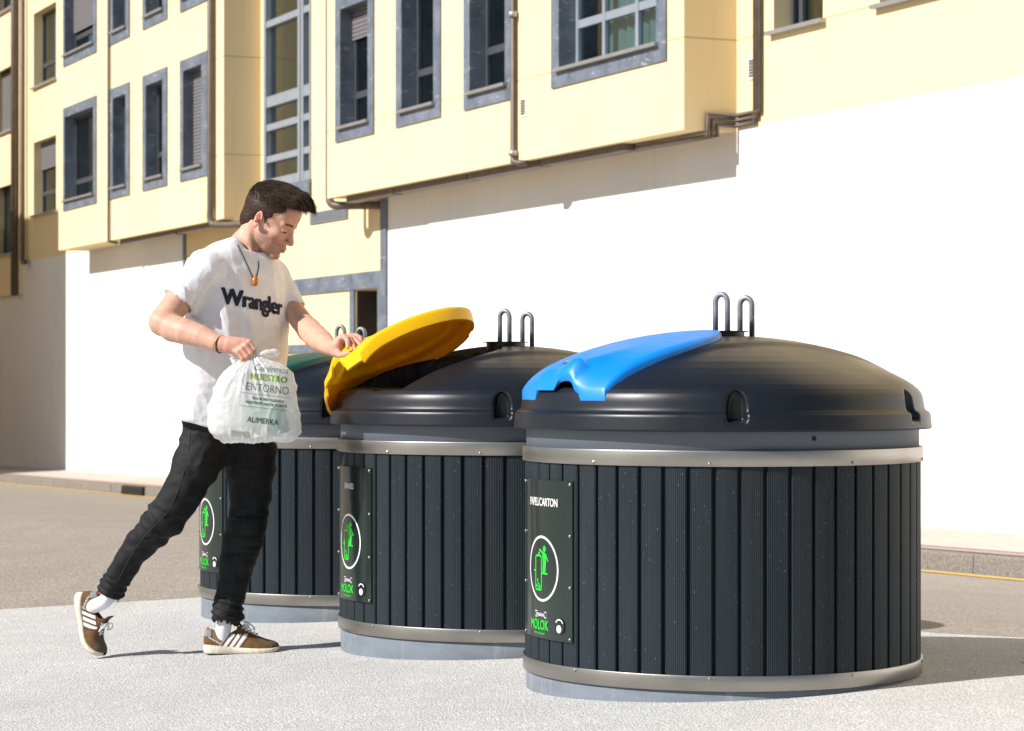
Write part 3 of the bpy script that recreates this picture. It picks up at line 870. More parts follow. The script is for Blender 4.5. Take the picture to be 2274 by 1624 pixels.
def stroke(mb, pts, w, lift, closed=False):
    """flat ribbon through 2D points on the plate"""
    P = [Vector((p[0], p[1])) for p in pts]; n = len(P); V = []
    for i in range(n):
        if closed: d = (P[(i + 1) % n] - P[i - 1]).normalized()
        else: d = (P[min(i + 1, n - 1)] - P[max(i - 1, 0)]).normalized()
        q = Vector((-d.y, d.x)) * w / 2
        V += [P[i] + q, P[i] - q]
    F = [(2 * i, 2 * i + 1, (2 * i + 3) % (2 * n), (2 * i + 2) % (2 * n)) for i in range(n if closed else n - 1)]
    mb.add([on_cyl(p.x, p.y, lift) for p in V], F)
def disc(mb, cx, cy, r, lift, n=24, ry=None):
    ry = ry or r
    mb.add([on_cyl(cx, cy, lift)] + [on_cyl(cx + r * math.cos(2 * math.pi * k / n), cy + ry * math.sin(2 * math.pi * k / n), lift) for k in range(n)],
           [(0, 1 + k, 1 + (k + 1) % n) for k in range(n)])

def sign_plate(word, parent, wsize):
    p = MB(); curved_plate(p, -0.1725, 0.1725, 0.180, 0.680, 0.0035, 0.004)
    sp = p.build('sign_plate', M['sign'], parent); autosmooth(sp, 40)
    t = MB(); V, F = text_geo(word, wsize, 0.018 * wsize, sx=0.80, spacing=0.97, maxedge=0.02); flat_on(t, V, F, 0.0, 0.598, 0.0042)
    t.build('lettering', M['sign_white'], sp)
    cz, cr = 0.400, 0.100
    t = MB(); stroke(t, [(cr * math.cos(2 * math.pi * k / 72), cz + cr * math.sin(2 * math.pi * k / 72)) for k in range(72)], 0.0075, 0.0042, True)
    t.build('ring', M['sign_white'], sp)
    g = MB(); L = 0.0043
    def q(u, v): return (u * cr * 0.94, cz + v * cr * 0.94)
    x0, x1, y0, y1, rc = -0.50, -0.02, -0.72, 0.42, 0.09
    pts = []
    for cx, cy, a0 in ((x1 - rc, y1 - rc, 0), (x0 + rc, y1 - rc, 90), (x0 + rc, y0 + rc, 180), (x1 - rc, y0 + rc, 270)):
        for k in range(5):
            a = R(a0 + 22.5 * k); pts.append(q(cx + rc * math.cos(a), cy + rc * math.sin(a)))
    stroke(g, pts, 0.0052, L, True)
    stroke(g, [q(-0.66, -0.09), q(-0.52, -0.09)], 0.005, L); stroke(g, [q(0.0, -0.155), q(0.42, -0.155)], 0.005, L)
    c = q(0.20, 0.67); disc(g, c[0], c[1], 0.0095, L)
    body = [q(0.05, 0.50), q(0.18, 0.56), q(0.33, 0.50), q(0.31, 0.20), q(0.27, -0.13), q(0.06, -0.13), q(0.09, 0.20)]
    g.add([on_cyl(a, b, L) for a, b in body], [(0, 1, 2, 3, 6), (6, 3, 4, 5)])
    stroke(g, [q(0.16, 0.50), q(-0.20, 0.64)], 0.0068, L); stroke(g, [q(0.28, 0.50), q(0.46, 0.26)], 0.0055, L)
    stroke(g, [q(-0.18, 0.55), q(-0.25, 0.43)], 0.009, L)
    for (a, b) in ((-0.40, -0.60), (-0.27, -0.52), (-0.15, -0.60), (-0.33, -0.40), (-0.22, -0.64)):
        c = q(a, b); disc(g, c[0], c[1], 0.0052, L, 6)
    g.build('pictogram', M['sign_green'], sp); g = MB()
    V, F = text_geo('MOLOK', 0.044, 0.0009, sx=0.86, spacing=1.0, maxedge=0.02); flat_on(g, V, F, -0.022, 0.208, L)
    V, F = text_geo('www.molok.com', 0.0115, 0.0002, maxedge=0.02); flat_on(g, V, F, -0.018, 0.193, L)
    g.build('wordmark', M['sign_green'], sp)
    t = MB(); V, F = text_geo('ORIGINAL', 0.0145, 0.0004, maxedge=0.02); flat_on(t, V, F, -0.010, 0.2495, L)
    stroke(t, [(-0.052, 0.2465), (0.032, 0.2465), (0.032, 0.2640), (-0.052, 0.2640)], 0.0022, L, True)
    t.build('caption', M['sign_white'], sp)
    b = MB(); curved = []
    disc(b, 0.112, 0.2275, 0.026, 0.0065, 28)
    V = []
    for k in range(28):
        a = 2 * math.pi * k / 28; V += [on_cyl(0.112 + 0.026 * math.cos(a), 0.2275 + 0.026 * math.sin(a), 0.0065), on_cyl(0.112 + 0.026 * math.cos(a), 0.2275 + 0.026 * math.sin(a), 0.0035)]
    b.add(V, [(2 * k, 2 * k + 1, (2 * k + 3) % 56, (2 * k + 2) % 56) for k in range(28)])
    bo = b.build('badge', M['badge'], sp)
    b = MB(); disc(b, 0.110, 0.219, 0.0125, 0.0072, 20)
    stroke(b, [(0.112 + 0.021 * math.cos(R(a)), 0.2275 + 0.021 * math.sin(R(a))) for a in range(30, 151, 15)], 0.004, 0.0072)
    b.build('badge_mark', M['sign_white'], sp)
    s = MB()
    for u in (-0.162, 0.162):
        for v in (0.19, 0.35, 0.51, 0.67):
            c = Vector(on_cyl(u, v, 0.0035)); n = Vector((c.x, c.y, 0)).normalized()
            s.tube([c, c + n * 0.003, c + n * 0.0045], [0.0058, 0.0052, 0.0025], 10)
    s.build('screws', M['steel'], sp, True)
    return sp

def bolts(mb, z, r, azs):
    for a in azs:
        c = Vector((r * math.cos(a), r * math.sin(a), z)); n = Vector((math.cos(a), math.sin(a), 0))
        mb.tube([c, c + n * 0.003, c + n * 0.0045], [0.0052, 0.0048, 0.002], 8)

def make_container(loc, name, label, flap_m, flap_label, word, wsize):
    root = empty(name, loc)
    tag(root, label, 'waste container', 'large round waste containers with coloured flaps')
    b = MB(); b.lathe([(0.636, -0.25), (0.6365, 0.0), (0.638, 0.060), (0.634, 0.064), (0.60, 0.064)], 120)
    b.build('concrete_base', M['base'], root, True)
    b = MB(); b.lathe([(0.640, 0.0605), (0.6465, 0.0605), (0.6475, 0.063), (0.6475, 0.1035), (0.6465, 0.106), (0.636, 0.106)], 144)
    bolts(b, 0.098, 0.6475, [R(a) for a in (221, 262, 303, 344, 25, 66, 107, 148, 185)])
    autosmooth(b.build('lower_band', M['steel'], root), 35)
    slat_wall(root)
    b = MB(); b.lathe([(0.640, 0.7345), (0.6475, 0.7345), (0.6485, 0.737), (0.6485, 0.7785), (0.6475, 0.7815), (0.6370, 0.7815)], 144)
    bolts(b, 0.742, 0.6485, [R(a) for a in (228, 262, 303, 344, 25, 66, 107, 148, 186)])
    autosmooth(b.build('upper_band', M['steel'], root), 35)
    b = MB(); b.lathe([(0.625, 0.752), (0.6365, 0.752), (0.6365, 0.845)], 144)
    b.build('neck', M['neck'], root, True)
    b = MB(); c = Vector((0.6366 * math.cos(R(291)), 0.6366 * math.sin(R(291)), 0.818))
    n_ = Vector((c.x, c.y, 0)).normalized(); b.tube([c - n_ * 0.002, c + n_ * 0.0012], 0.0075, 12)
    b.build('vent_hole', M['hole'], root)
    lid_mesh(root)
    f = flap_mesh('flap', flap_m, root); f['label'] = flap_label
    h = MB(); h.tube([(0, 0, 1.120), (0, 0, 1.150)], 0.075, 40)
    h.add([(0.088 * math.cos(2 * math.pi * k / 40), 0.088 * math.sin(2 * math.pi * k / 40), z) for z in (1.150, 1.1535) for k in range(40)],
          [(k, (k + 1) % 40, 40 + (k + 1) % 40, 40 + k) for k in range(40)] + [tuple(range(39, -1, -1)), tuple(range(40, 80))])
    autosmooth(h.build('hub_plate', M['lid'], root), 40)
    for (cx, cy, hgt, dirn) in ((-0.004, -0.05, 0.137, R(-30)), (0.083, 0.03, 0.128, R(-30))):
        w = 0.0215; u = Vector((math.cos(dirn), math.sin(dirn), 0))
        zb = 1.135
        base = Vector((cx, cy, 0))
        pts = [base - u * w + Vector((0, 0, zb)), base - u * w * 0.98 + Vector((0, 0, zb + hgt * 0.6))]
        for k in range(11):
            a = math.pi - math.pi * k / 10
            pts.append(base + u * (w * math.cos(a)) + Vector((0, 0, zb + hgt * 0.80 + hgt * 0.20 * math.sin(a))))
        pts += [base + u * w * 0.98 + Vector((0, 0, zb + hgt * 0.6)), base + u * w + Vector((0, 0, zb))]
        l = MB(); l.tube(pts, 0.0092, 12); l.build('lifting_loop', M['galv'], root, True)
    sign_plate(word, root, wsize)
    return root, f

C1 = (0.683, 7.93, 0.0); C2 = (-0.024, 9.40, -0.013); C3 = (-0.772, 11.06, -0.037)
bin1, flap1 = make_container(C1, 'waste_container', 'round dark slatted waste container with closed blue flap, nearest at right', M['blue'], 'closed blue flap', 'PAPEL/CARTON', 0.036)
bin2, flap2 = make_container(C2, 'waste_container', 'round dark slatted waste container with raised yellow flap, in the middle', M['yellow_p'], 'open yellow flap', 'ENVASES', 0.030)
bin3, flap3 = make_container(C3, 'waste_container', 'round dark slatted waste container with green flap, farthest, behind the man', M['green_p'], 'closed green flap', 'VIDRIO', 0.036)
# small printed sticker on the blue flap
bv = BVHTree.FromPolygons([v.co for v in flap1.data.vertices], [tuple(f.vertices) for f in flap1.data.polygons])
def on_flap(t, v, lift):
    h = bv.ray_cast(Vector((t * AXv[0] + v * PX[0], t * AXv[1] + v * PX[1], 3)), Vector((0, 0, -1)))
    return h[0] + h[1] * (lift if h[1].z > 0 else -lift)
s = MB(); s.add([on_flap(t, v, 0.0018) for t, v in ((0.525, -0.075), (0.525, -0.005), (0.55, -0.005), (0.55, -0.075))], [(0, 1, 2, 3)])
s.build('sticker', M['badge'], bin1)
s = MB()
for k in range(2):
    for j in range(3):
        t = 0.531 + 0.0085 * k; v = -0.069 + 0.020 * j
        s.add([on_flap(a, b, 0.0026) for a, b in ((t, v), (t, v + 0.016), (t + 0.004, v + 0.016), (t + 0.004, v))], [(0, 1, 2, 3)])
s.build('sticker_print', plain('sticker_grey', (0.45, 0.45, 0.45), 0.5), bin1)
# open the yellow flap about its far long edge
OPEN = 24
def flap_top_pt(t, v, lift=0.0):
    x = t * AXv[0] + v * PX[0]; y = t * AXv[1] + v * PX[1]
    return Vector((x, y, float(dome_z(min(math.hypot(x, y), 0.64))) + 0.030 + lift))
hp0 = flap_top_pt(0.06, -0.20, -0.03); hp1 = flap_top_pt(0.585, -0.27, -0.03)
ax = (hp1 - hp0).normalized()
Mh = Matrix.Translation(Vector((-0.032, -0.01, -0.060))) @ Matrix.Translation(hp1) @ Matrix.Rotation(R(7.5), 4, Vector((PX[0], PX[1], 0))) @ Matrix.Translation(-hp1) @ Matrix.Translation(hp0) @ Matrix.Rotation(R(OPEN), 4, ax) @ Matrix.Translation(-hp0)
flap2.matrix_local = Mh
# ---------------------------------------------------------------- organic shapes: signed distance field -> mesh
def smin(a, b, k):
    h = np.clip(0.5 + 0.5 * (b - a) / k, 0, 1)
    return b * (1 - h) + a * h - k * h * (1 - h)
class Sdf:
    def __init__(s, xs, ys, zs):
        s.x, s.y, s.z = [np.asarray(a, np.float32) for a in (xs, ys, zs)]
        s.D = np.full((len(xs), len(ys), len(zs)), 1.0, np.float32); s.rs = 1.0
    def region(s, lo, hi, m):
        r = []
        for a, l, h in zip((s.x, s.y, s.z), lo, hi):
            r.append(slice(max(0, int(np.searchsorted(a, l - m)) - 1), int(np.searchsorted(a, h + m)) + 1))
        return tuple(r)
    def ap(s, fn, lo, hi, k=0.01, op='add'):
        m = k + 0.014; r = s.region(lo, hi, m)
        X = s.x[r[0]][:, None, None]; Y = s.y[r[1]][None, :, None]; Zz = s.z[r[2]][None, None, :]
        if s.D[r].size == 0: return
        d = fn(X, Y, Zz).astype(np.float32); c = s.D[r]
        s.D[r] = smin(c, d, k) if op == 'add' else -smin(-c, d, k)
    def cone(s, a, b, ra, rb, k=0.01, op='add', sy=1.0, cut=None, cut0=None):
        a = np.array(a, float); b = np.array(b, float); ba = b - a; L = float(ba @ ba) + 1e-12; ra *= s.rs; rb *= s.rs
        def fn(X, Y, Zz):
            px, py, pz = X - a[0], (Y - a[1]), Zz - a[2]
            t = np.clip((px * ba[0] + py * ba[1] + pz * ba[2]) / L, 0, 1)
            d = np.sqrt((px - t * ba[0]) ** 2 + ((py - t * ba[1]) / sy) ** 2 + (pz - t * ba[2]) ** 2) - (ra + (rb - ra) * t)
            u = ba / math.sqrt(L)
            if cut is not None: d = np.maximum(d, (X - b[0]) * u[0] + (Y - b[1]) * u[1] + (Zz - b[2]) * u[2] - cut)
            if cut0 is not None: d = np.maximum(d, -((X - a[0]) * u[0] + (Y - a[1]) * u[1] + (Zz - a[2]) * u[2]) - cut0)
            return d
        r = max(ra, rb) * max(1, sy)
        s.ap(fn, np.minimum(a, b) - r, np.maximum(a, b) + r, k, op)
    def chain(s, pts, k=0.01, sy=1.0):
        for n_, (a, b) in enumerate(zip(pts[:-1], pts[1:])): s.cone(a[0], b[0], a[1], b[1], k if n_ == 0 else min(k, 0.003), sy=sy)
    def ell(s, c, r, Rm=None, k=0.01, op='add'):
        """ellipsoid; Rm rows are its axes in world space"""
        c = np.array(c, float); r = np.array(r, float) * s.rs; A = np.eye(3) if Rm is None else np.array(Rm, float)
        def fn(X, Y, Zz):
            x, y, z = X - c[0], Y - c[1], Zz - c[2]
            q = [(x * A[i, 0] + y * A[i, 1] + z * A[i, 2]) for i in range(3)]
            k0 = np.sqrt(sum((q[i] / r[i]) ** 2 for i in range(3))); k1 = np.sqrt(sum((q[i] / r[i] ** 2) ** 2 for i in range(3))) + 1e-9
            return k0 * (k0 - 1) / k1
        R_ = float(r.max()); s.ap(fn, c - R_, c + R_, k, op)
    def mesh(s):
        D = s.D; ins = D < 0
        nx, ny, nz = D.shape
        c = np.zeros((nx - 1, ny - 1, nz - 1), np.uint8)
        for i in (0, 1):
            for j in (0, 1):
                for k in (0, 1): c += ins[i:nx - 1 + i, j:ny - 1 + j, k:nz - 1 + k]
        act = (c > 0) & (c < 8); del c
        I, J, K = np.nonzero(act)
        ids = np.full(act.shape, -1, np.int32); ids[I, J, K] = np.arange(len(I))
        acc = np.zeros((len(I), 3)); cnt = np.zeros(len(I))
        G = (s.x, s.y, s.z)
        cor = [(i, j, k) for i in (0, 1) for j in (0, 1) for k in (0, 1)]
        val = {q: D[I + q[0], J + q[1], K + q[2]] for q in cor}
        pos = {q: np.stack([s.x[I + q[0]], s.y[J + q[1]], s.z[K + q[2]]], -1) for q in cor}
        for q in cor:
            for ax_ in range(3):
                if q[ax_]: continue
                p = list(q); p[ax_] = 1; p = tuple(p)
                a, b = val[q], val[p]; m = (a < 0) != (b < 0)
                t = np.where(m, a / np.where(np.abs(a - b) < 1e-9, 1, a - b), 0)
                acc += np.where(m[:, None], pos[q] + (pos[p] - pos[q]) * t[:, None], 0); cnt += m
        V = acc / np.maximum(cnt, 1)[:, None]
        Q = []
        for ax_ in range(3):
            o1, o2 = [(1, 2), (2, 0), (0, 1)][ax_]
            sl0 = [slice(1, -1)] * 3; sl0[ax_] = slice(0, -1)
            sl1 = [slice(1, -1)] * 3; sl1[ax_] = slice(1, None)
            a = ins[tuple(sl0)]; b = ins[tuple(sl1)]
            ch = np.nonzero(a != b)
            base = [ch[0] + (0 if ax_ == 0 else 1), ch[1] + (0 if ax_ == 1 else 1), ch[2] + (0 if ax_ == 2 else 1)]
            fl = a[ch]
            def cell(d1, d2):
                q = [x.copy() for x in base]; q[o1] -= d1; q[o2] -= d2
                return ids[q[0], q[1], q[2]]
            c00, c10, c11, c01 = cell(0, 0), cell(1, 0), cell(1, 1), cell(0, 1)
            q = np.stack([c11, c01, c00, c10], -1)
            q[~fl] = q[~fl][:, ::-1]
            Q.append(q)
        Q = np.vstack(Q); Q = Q[(Q >= 0).all(1)]
        return V, Q
def lap(V, Q, it=1, w=0.5):
    E = np.vstack([Q[:, [0, 1]], Q[:, [1, 2]], Q[:, [2, 3]], Q[:, [3, 0]]]); a = np.concatenate([E[:, 0], E[:, 1]]); b = np.concatenate([E[:, 1], E[:, 0]])
    n = np.maximum(np.bincount(a, minlength=len(V)), 1)[:, None]
    for _ in range(it):
        S_ = np.stack([np.bincount(a, V[b, i], len(V)) for i in range(3)], -1)
        V = V * (1 - w) + w * S_ / n
    return V
def normals(V, Q):
    n = np.cross(V[Q[:, 2]] - V[Q[:, 0]], V[Q[:, 3]] - V[Q[:, 1]]); a = Q.T.ravel(); n4 = np.vstack([n] * 4)
    N = np.stack([np.bincount(a, n4[:, i], len(V)) for i in range(3)], -1)
    return N / (np.linalg.norm(N, axis=1)[:, None] + 1e-12)
def vnoise(P, seed=0):
    P = np.asarray(P, float) + 100.0; i = np.floor(P).astype(np.int64); f = P - i; f = f * f * (3 - 2 * f)
    def h(a, b, c):
        n = (a * 73856093) ^ (b * 19349663) ^ (c * 83492791) ^ (seed * 2654435)
        n = (n ^ (n >> 13)) * 1274126177 & 0x7fffffff; n = (n ^ (n >> 16)) & 0xffff
        return n / 32767.5 - 1
    r = 0
    for a in (0, 1):
        for b in (0, 1):
            for c in (0, 1):
                w = (f[:, 0] if a else 1 - f[:, 0]) * (f[:, 1] if b else 1 - f[:, 1]) * (f[:, 2] if c else 1 - f[:, 2])
                r = r + w * h(i[:, 0] + a, i[:, 1] + b, i[:, 2] + c)
    return r
def ridge(P, seed=0): return 1 - 2 * np.abs(vnoise(P, seed))
def set_col(o, C):
    ca = o.data.color_attributes.new('col', 'FLOAT_COLOR', 'POINT')
    C4 = np.ones((len(C), 4), np.float32); C4[:, :3] = C; ca.data.foreach_set('color', C4.ravel())
def mat_attr(name, rough=0.5, var=0.1, vs=300, bump=0.2, bd=0.001, sss=0.0, spec=0.4, sheen=0.0):
    k = Nd(name); a = k.new('ShaderNodeAttribute'); a.attribute_name = 'col'; co = k.coord()
    f = k.ramp(k.noise(co, vs, 3), [(0.3, 1 - var), (0.7, 1 + var)])
    k.base(k.mix(1.0, a.outputs[0], f, 'MULTIPLY')); k.set(rough, 0, spec)
    if bump: k.bump(k.noise(co, vs * 1.5, 3), bump, bd)
    if sss:
        k.p.inputs['Subsurface Weight'].default_value = sss; k.p.inputs['Subsurface Radius'].default_value = (0.012, 0.005, 0.003)
        k.p.inputs['Subsurface Scale'].default_value = 1.0
    k.p.inputs['Sheen Weight'].default_value = sheen
    return k.m
def P(px, py, Y=9.3): return np.array([(px - 1137) * Y / 5400, Y, 1 + (840 - py) * Y / 5400])
MPX = 9.3 / 5400

# ---------------------------------------------------------------- the man
FOOT = np.array([-0.98, 9.32, 0.0]); FOOT[2] = float(gz(FOOT[0], FOOT[1])) + 0.008
man = empty('person', tuple(FOOT))
tag(man, 'man in white t-shirt and black jeans holding a white bag and lifting the yellow flap', 'person')
def part_np(name, V, Q, m, smooth=True): return mk_np(name, V - FOOT, Q, m, man, smooth)

# head frame
HC = P(602, 491, 9.33); HS = 1.065
yaw, pit = R(20), R(29)
Fv = np.array([math.cos(yaw) * math.cos(pit), -math.sin(yaw) * math.cos(pit), -math.sin(pit)])
Lv = np.array([math.sin(yaw), math.cos(yaw), 0.0]); Uv = np.cross(Fv, Lv)
HA = np.array([Fv, Lv, Uv])
def H(f, l, u): return HC + HS * (f * Fv + l * Lv + u * Uv)
def to_head(V): return (V - HC) @ HA.T / HS
def rot_head(axis, ang):
    """head axes turned about one of them"""
    c, s_ = math.cos(ang), math.sin(ang)
    if axis == 'u': return np.array([c * Fv + s_ * Lv, -s_ * Fv + c * Lv, Uv])
    if axis == 'l': return np.array([c * Fv - s_ * Uv, Lv, s_ * Fv + c * Uv])
    return np.array([Fv, c * Lv + s_ * Uv, -s_ * Lv + c * Uv])

def axis_pts(segs):
    out = [segs[0][0]]
    for (a, b, h) in segs:
        n = max(1, int(round((b - out[-1]) / h))); out += list(np.linspace(out[-1], b, n + 1)[1:])
    return np.array(out)
bx = axis_pts([(P(320, 0)[0], P(530, 0)[0], 0.0040), (0, P(690, 0)[0], 0.0021), (0, P(815, 0)[0], 0.0030)])
by = axis_pts([(8.86, 9.02, 0.0035), (0, 9.22, 0.0045), (0, 9.47, 0.0026), (0, 9.60, 0.005)])
bz = axis_pts([(P(0, 1440)[2], P(0, 815)[2], 0.007), (0, P(0, 735)[2], 0.0028), (0, P(0, 600)[2], 0.0045), (0, P(0, 410)[2], 0.0021)])
B = Sdf(bx, by, bz)
# skull and face
B.rs = HS
B.ell(H(-0.014, 0, 0.036), (0.100, 0.076, 0.092), HA, 0.01)
B.ell(H(0.024, 0, -0.022), (0.066, 0.058, 0.080), HA, 0.02)
B.ell(H(0.026, 0, -0.072), (0.056, 0.048, 0.040), rot_head('l', 0.25), 0.02)
B.ell(H(-0.002, -0.040, -0.055), (0.030, 0.018, 0.034), rot_head('l', 0.5), 0.02)
B.ell(H(-0.002, 0.040, -0.055), (0.030, 0.018, 0.034), rot_head('l', 0.5), 0.02)
B.ell(H(0.074, 0, -0.101), (0.017, 0.022, 0.015), HA, 0.014)
B.ell(H(0.055, 0, 0.055), (0.038, 0.056, 0.045), HA, 0.02)
for sgn in (-1, 1):
    B.cone(H(0.083, sgn * 0.012, 0.023), H(0.070, sgn * 0.043, 0.021), 0.0105, 0.009, 0.012)
    B.ell(H(0.058, sgn * 0.042, -0.022), (0.024, 0.019, 0.019), HA, 0.018)
    B.ell(H(0.094, sgn * 0.032, -0.001), (0.014, 0.016, 0.0105), HA, 0.010, 'sub')
    B.ell(H(0.0715, sgn * 0.031, -0.002), (0.0135, 0.0150, 0.0120), HA, 0.003)
    B.cone(H(0.0855, sgn * 0.020, -0.0005), H(0.081, sgn * 0.043, -0.002), 0.0028, 0.0025, 0.003)
B.cone(H(0.084, 0, 0.014), H(0.107, 0, -0.030), 0.0078, 0.0100, 0.010)
B.ell(H(0.106, 0, -0.036), (0.0125, 0.0115, 0.0095), HA, 0.008)
for sgn in (-1, 1):
    B.ell(H(0.095, sgn * 0.0125, -0.040), (0.0115, 0.0075, 0.0078), HA, 0.005)
    B.ell(H(0.0965, sgn * 0.0070, -0.0475), (0.0055, 0.0030, 0.0035), HA, 0.002, 'sub')
B.ell(H(0.080, 0, -0.066), (0.017, 0.027, 0.020), HA, 0.012)
B.cone(H(0.0955, -0.008, -0.0635), H(0.0955, 0.008, -0.0635), 0.0052, 0.0052, 0.004)
B.cone(H(0.0925, -0.016, -0.0660), H(0.0925, 0.016, -0.0660), 0.0040, 0.0040, 0.004)
B.cone(H(0.0915, -0.011, -0.0765), H(0.0915, 0.011, -0.0765), 0.0060, 0.0060, 0.004)
B.cone(H(0.104, -0.021, -0.0705), H(0.104, 0.021, -0.0705), 0.0072, 0.0072, 0.002, 'sub')
B.ell(H(0.092, 0, -0.0885), (0.008, 0.020, 0.0048), HA, 0.006, 'sub')
for sgn in (-1, 1):
    ea = rot_head('u', sgn * 0.42)
    ea = np.array([ea[0], ea[1], ea[2]])
    B.ell(H(-0.014, sgn * 0.0790, -0.004), (0.0175, 0.0075, 0.0315), ea, 0.004)
    B.ell(H(-0.013, sgn * 0.0770, -0.028), (0.0095, 0.0060, 0.0105), ea, 0.004)
    B.ell(H(-0.0105, sgn * 0.0850, 0.001), (0.0115, 0.0075, 0.0225), ea, 0.0020, 'sub')
    B.ell(H(-0.005, sgn * 0.0800, -0.010), (0.0080, 0.0090, 0.0085), ea, 0.0025, 'sub')
    B.cone(H(-0.014, sgn * 0.0815, 0.012), H(-0.018, sgn * 0.083, -0.012), 0.0022, 0.002, 0.002)
# neck
B.rs = 1.0
B.chain([(P(532, 600, 9.35), 0.080), (P(545, 562, 9.35), 0.064), (P(562, 525, 9.345), 0.057), (P(572, 498, 9.34), 0.056)], 0.02)
B.cone(H(-0.045, -0.045, -0.055), P(560, 590, 9.27), 0.012, 0.009, 0.014)
B.cone(P(500, 575, 9.30), P(535, 530, 9.34), 0.045, 0.030, 0.02)
# trunk under the clothes
B.chain([(P(520, 640, 9.35), 0.13), (P(515, 740, 9.35), 0.125), (P(505, 860, 9.36), 0.10), (P(508, 950, 9.36), 0.085)], 0.03, 0.8)
B.cone(P(470, 612, 9.25), P(596, 622, 9.46), 0.065, 0.05, 0.03)
# right arm
B.chain([(P(446, 604, 9.20), 0.058), (P(400, 664, 9.16), 0.0545), (P(372, 700, 9.12), 0.050), (P(360, 716, 9.10), 0.048)], 0.012)
B.chain([(P(357, 714, 9.10), 0.044), (P(384, 729, 9.08), 0.0515), (P(412, 737, 9.05), 0.0490), (P(446, 747, 9.02), 0.0420), (P(478, 760, 8.99), 0.0320), (P(492, 764, 8.98), 0.0295)], 0.012)
B.cone(P(349, 727, 9.11), P(356, 730, 9.10), 0.022, 0.022, 0.015)
# right hand: fist closed round the neck of the bag
def fingers(chains, k=0.004):
    for ch in chains:
        B.chain(ch, k)
HY = 8.97
B.chain([(P(490, 764, 8.98), 0.0285), (P(508, 766, HY), 0.0300), (P(528, 769, HY - 0.005), 0.0300)], 0.012, 0.8)
B.cone(P(512, 762, HY), P(543, 761, HY - 0.010), 0.022, 0.017, 0.012)
B.cone(P(508, 772, HY), P(531, 779, HY - 0.008), 0.020, 0.015, 0.012)
fingers([
    [(P(536, 759, HY - 0.008), 0.0112), (P(553, 760, HY - 0.018), 0.0108), (P(565, 777, HY - 0.022), 0.0094), (P(564, 791, HY - 0.008), 0.0082)],
    [(P(534, 766, HY - 0.014), 0.0112), (P(546, 768, HY - 0.028), 0.0110), (P(558, 784, HY - 0.032), 0.0095), (P(556, 797, HY - 0.016), 0.0084)],
    [(P(528, 772, HY - 0.018), 0.0108), (P(537, 775, HY - 0.032), 0.0106), (P(549, 791, HY - 0.036), 0.0092), (P(546, 803, HY - 0.020), 0.0080)],
    [(P(521, 778, HY - 0.018), 0.0098), (P(528, 782, HY - 0.030), 0.0094), (P(539, 796, HY - 0.034), 0.0080), (P(538, 804, HY - 0.022), 0.0070)],
    [(P(505, 764, HY + 0.020), 0.0150), (P(530, 766, HY + 0.028), 0.0120), (P(550, 776, HY + 0.018), 0.0100), (P(558, 786, HY + 0.008), 0.0090)]])
# left arm, reaching across to the flap
B.chain([(P(608, 618, 9.46), 0.050), (P(640, 672, 9.42), 0.041), (P(668, 712, 9.36), 0.042), (P(688, 735, 9.31), 0.045)], 0.012)
B.chain([(P(686, 733, 9.31), 0.044), (P(700, 747, 9.245), 0.0470), (P(714, 758, 9.18), 0.0430), (P(728, 768, 9.105), 0.0340), (P(736, 772, 9.065), 0.0290)], 0.012)
LY = 9.0; HD = -0.125
def PL(px, py, Y): return P(px, py, Y + HD)
B.cone(PL(735, 772, 9.19), PL(749, 769, 9.15), 0.0280, 0.0240, 0.012)
B.cone(PL(738, 778, 9.17), PL(752, 785, 9.13), 0.0190, 0.0140, 0.012)
B.cone(PL(748, 765, 9.15), PL(755, 752, 9.14), 0.0170, 0.0130, 0.012)
fingers([
    [(PL(744, 784, 9.15), 0.0145), (PL(757, 789, 9.12), 0.0125), (PL(768, 787, 9.12 - 0.015), 0.0110), (PL(776, 784, 9.12 - 0.02), 0.0095)],
    [(PL(750, 754, 9.15), 0.0110), (PL(765, 748, 9.12), 0.0100), (PL(772, 757, 9.10), 0.0092), (PL(772.5, 773, 9.085), 0.0080)],
    [(PL(757, 750, 9.17), 0.0110), (PL(775, 751, 9.14), 0.0098), (PL(783, 763, 9.11), 0.0090), (PL(788, 777, 9.09), 0.0078)],
    [(PL(760, 748, 9.19), 0.0108), (PL(781, 747.5, 9.17), 0.0094), (PL(793, 758, 9.13), 0.0088), (PL(800.5, 767, 9.105), 0.0076)],
    [(PL(764, 747, 9.21), 0.0098), (PL(790, 745, 9.19), 0.0084), (PL(800, 750, 9.16), 0.0080), (PL(802.5, 762, 9.13), 0.0068)]])
# legs inside the jeans
B.chain([(P(480, 950, 9.29), 0.070), (P(437, 1032, 9.23), 0.062), (P(375, 1142, 9.20), 0.048), (P(310, 1211, 9.235), 0.040), (P(241, 1322, 9.32), 0.023), (P(232, 1338, 9.335), 0.021)], 0.02)
B.chain([(P(548, 950, 9.39), 0.070), (P(555, 1060, 9.38), 0.060), (P(548, 1170, 9.35), 0.050), (P(525, 1260, 9.35), 0.050), (P(500, 1370, 9.33), 0.025), (P(494, 1408, 9.33), 0.022)], 0.02)
V, Q = B.mesh(); V = lap(V, Q, 2, 0.35)
h = to_head(V); f, l, u = h[:, 0], h[:, 1], h[:, 2]
isH = (u > -0.125) & (np.abs(l) < 0.11) & (f > -0.13) & (f < 0.14) & (V[:, 2] > P(0, 600)[2])
skin = np.array([0.60, 0.345, 0.25]); C = np.tile(skin, (len(V), 1))
def blend(C, w, c): w = np.clip(w, 0, 1)[:, None]; return C * (1 - w) + w * np.array(c)
n1 = vnoise(V * 260, 3); n2 = vnoise(V * 60, 5)
C = C * (1 + 0.09 * n2[:, None] + 0.05 * vnoise(V * 130, 6)[:, None])
g = lambda x, s_: np.exp(-(x / s_) ** 2)
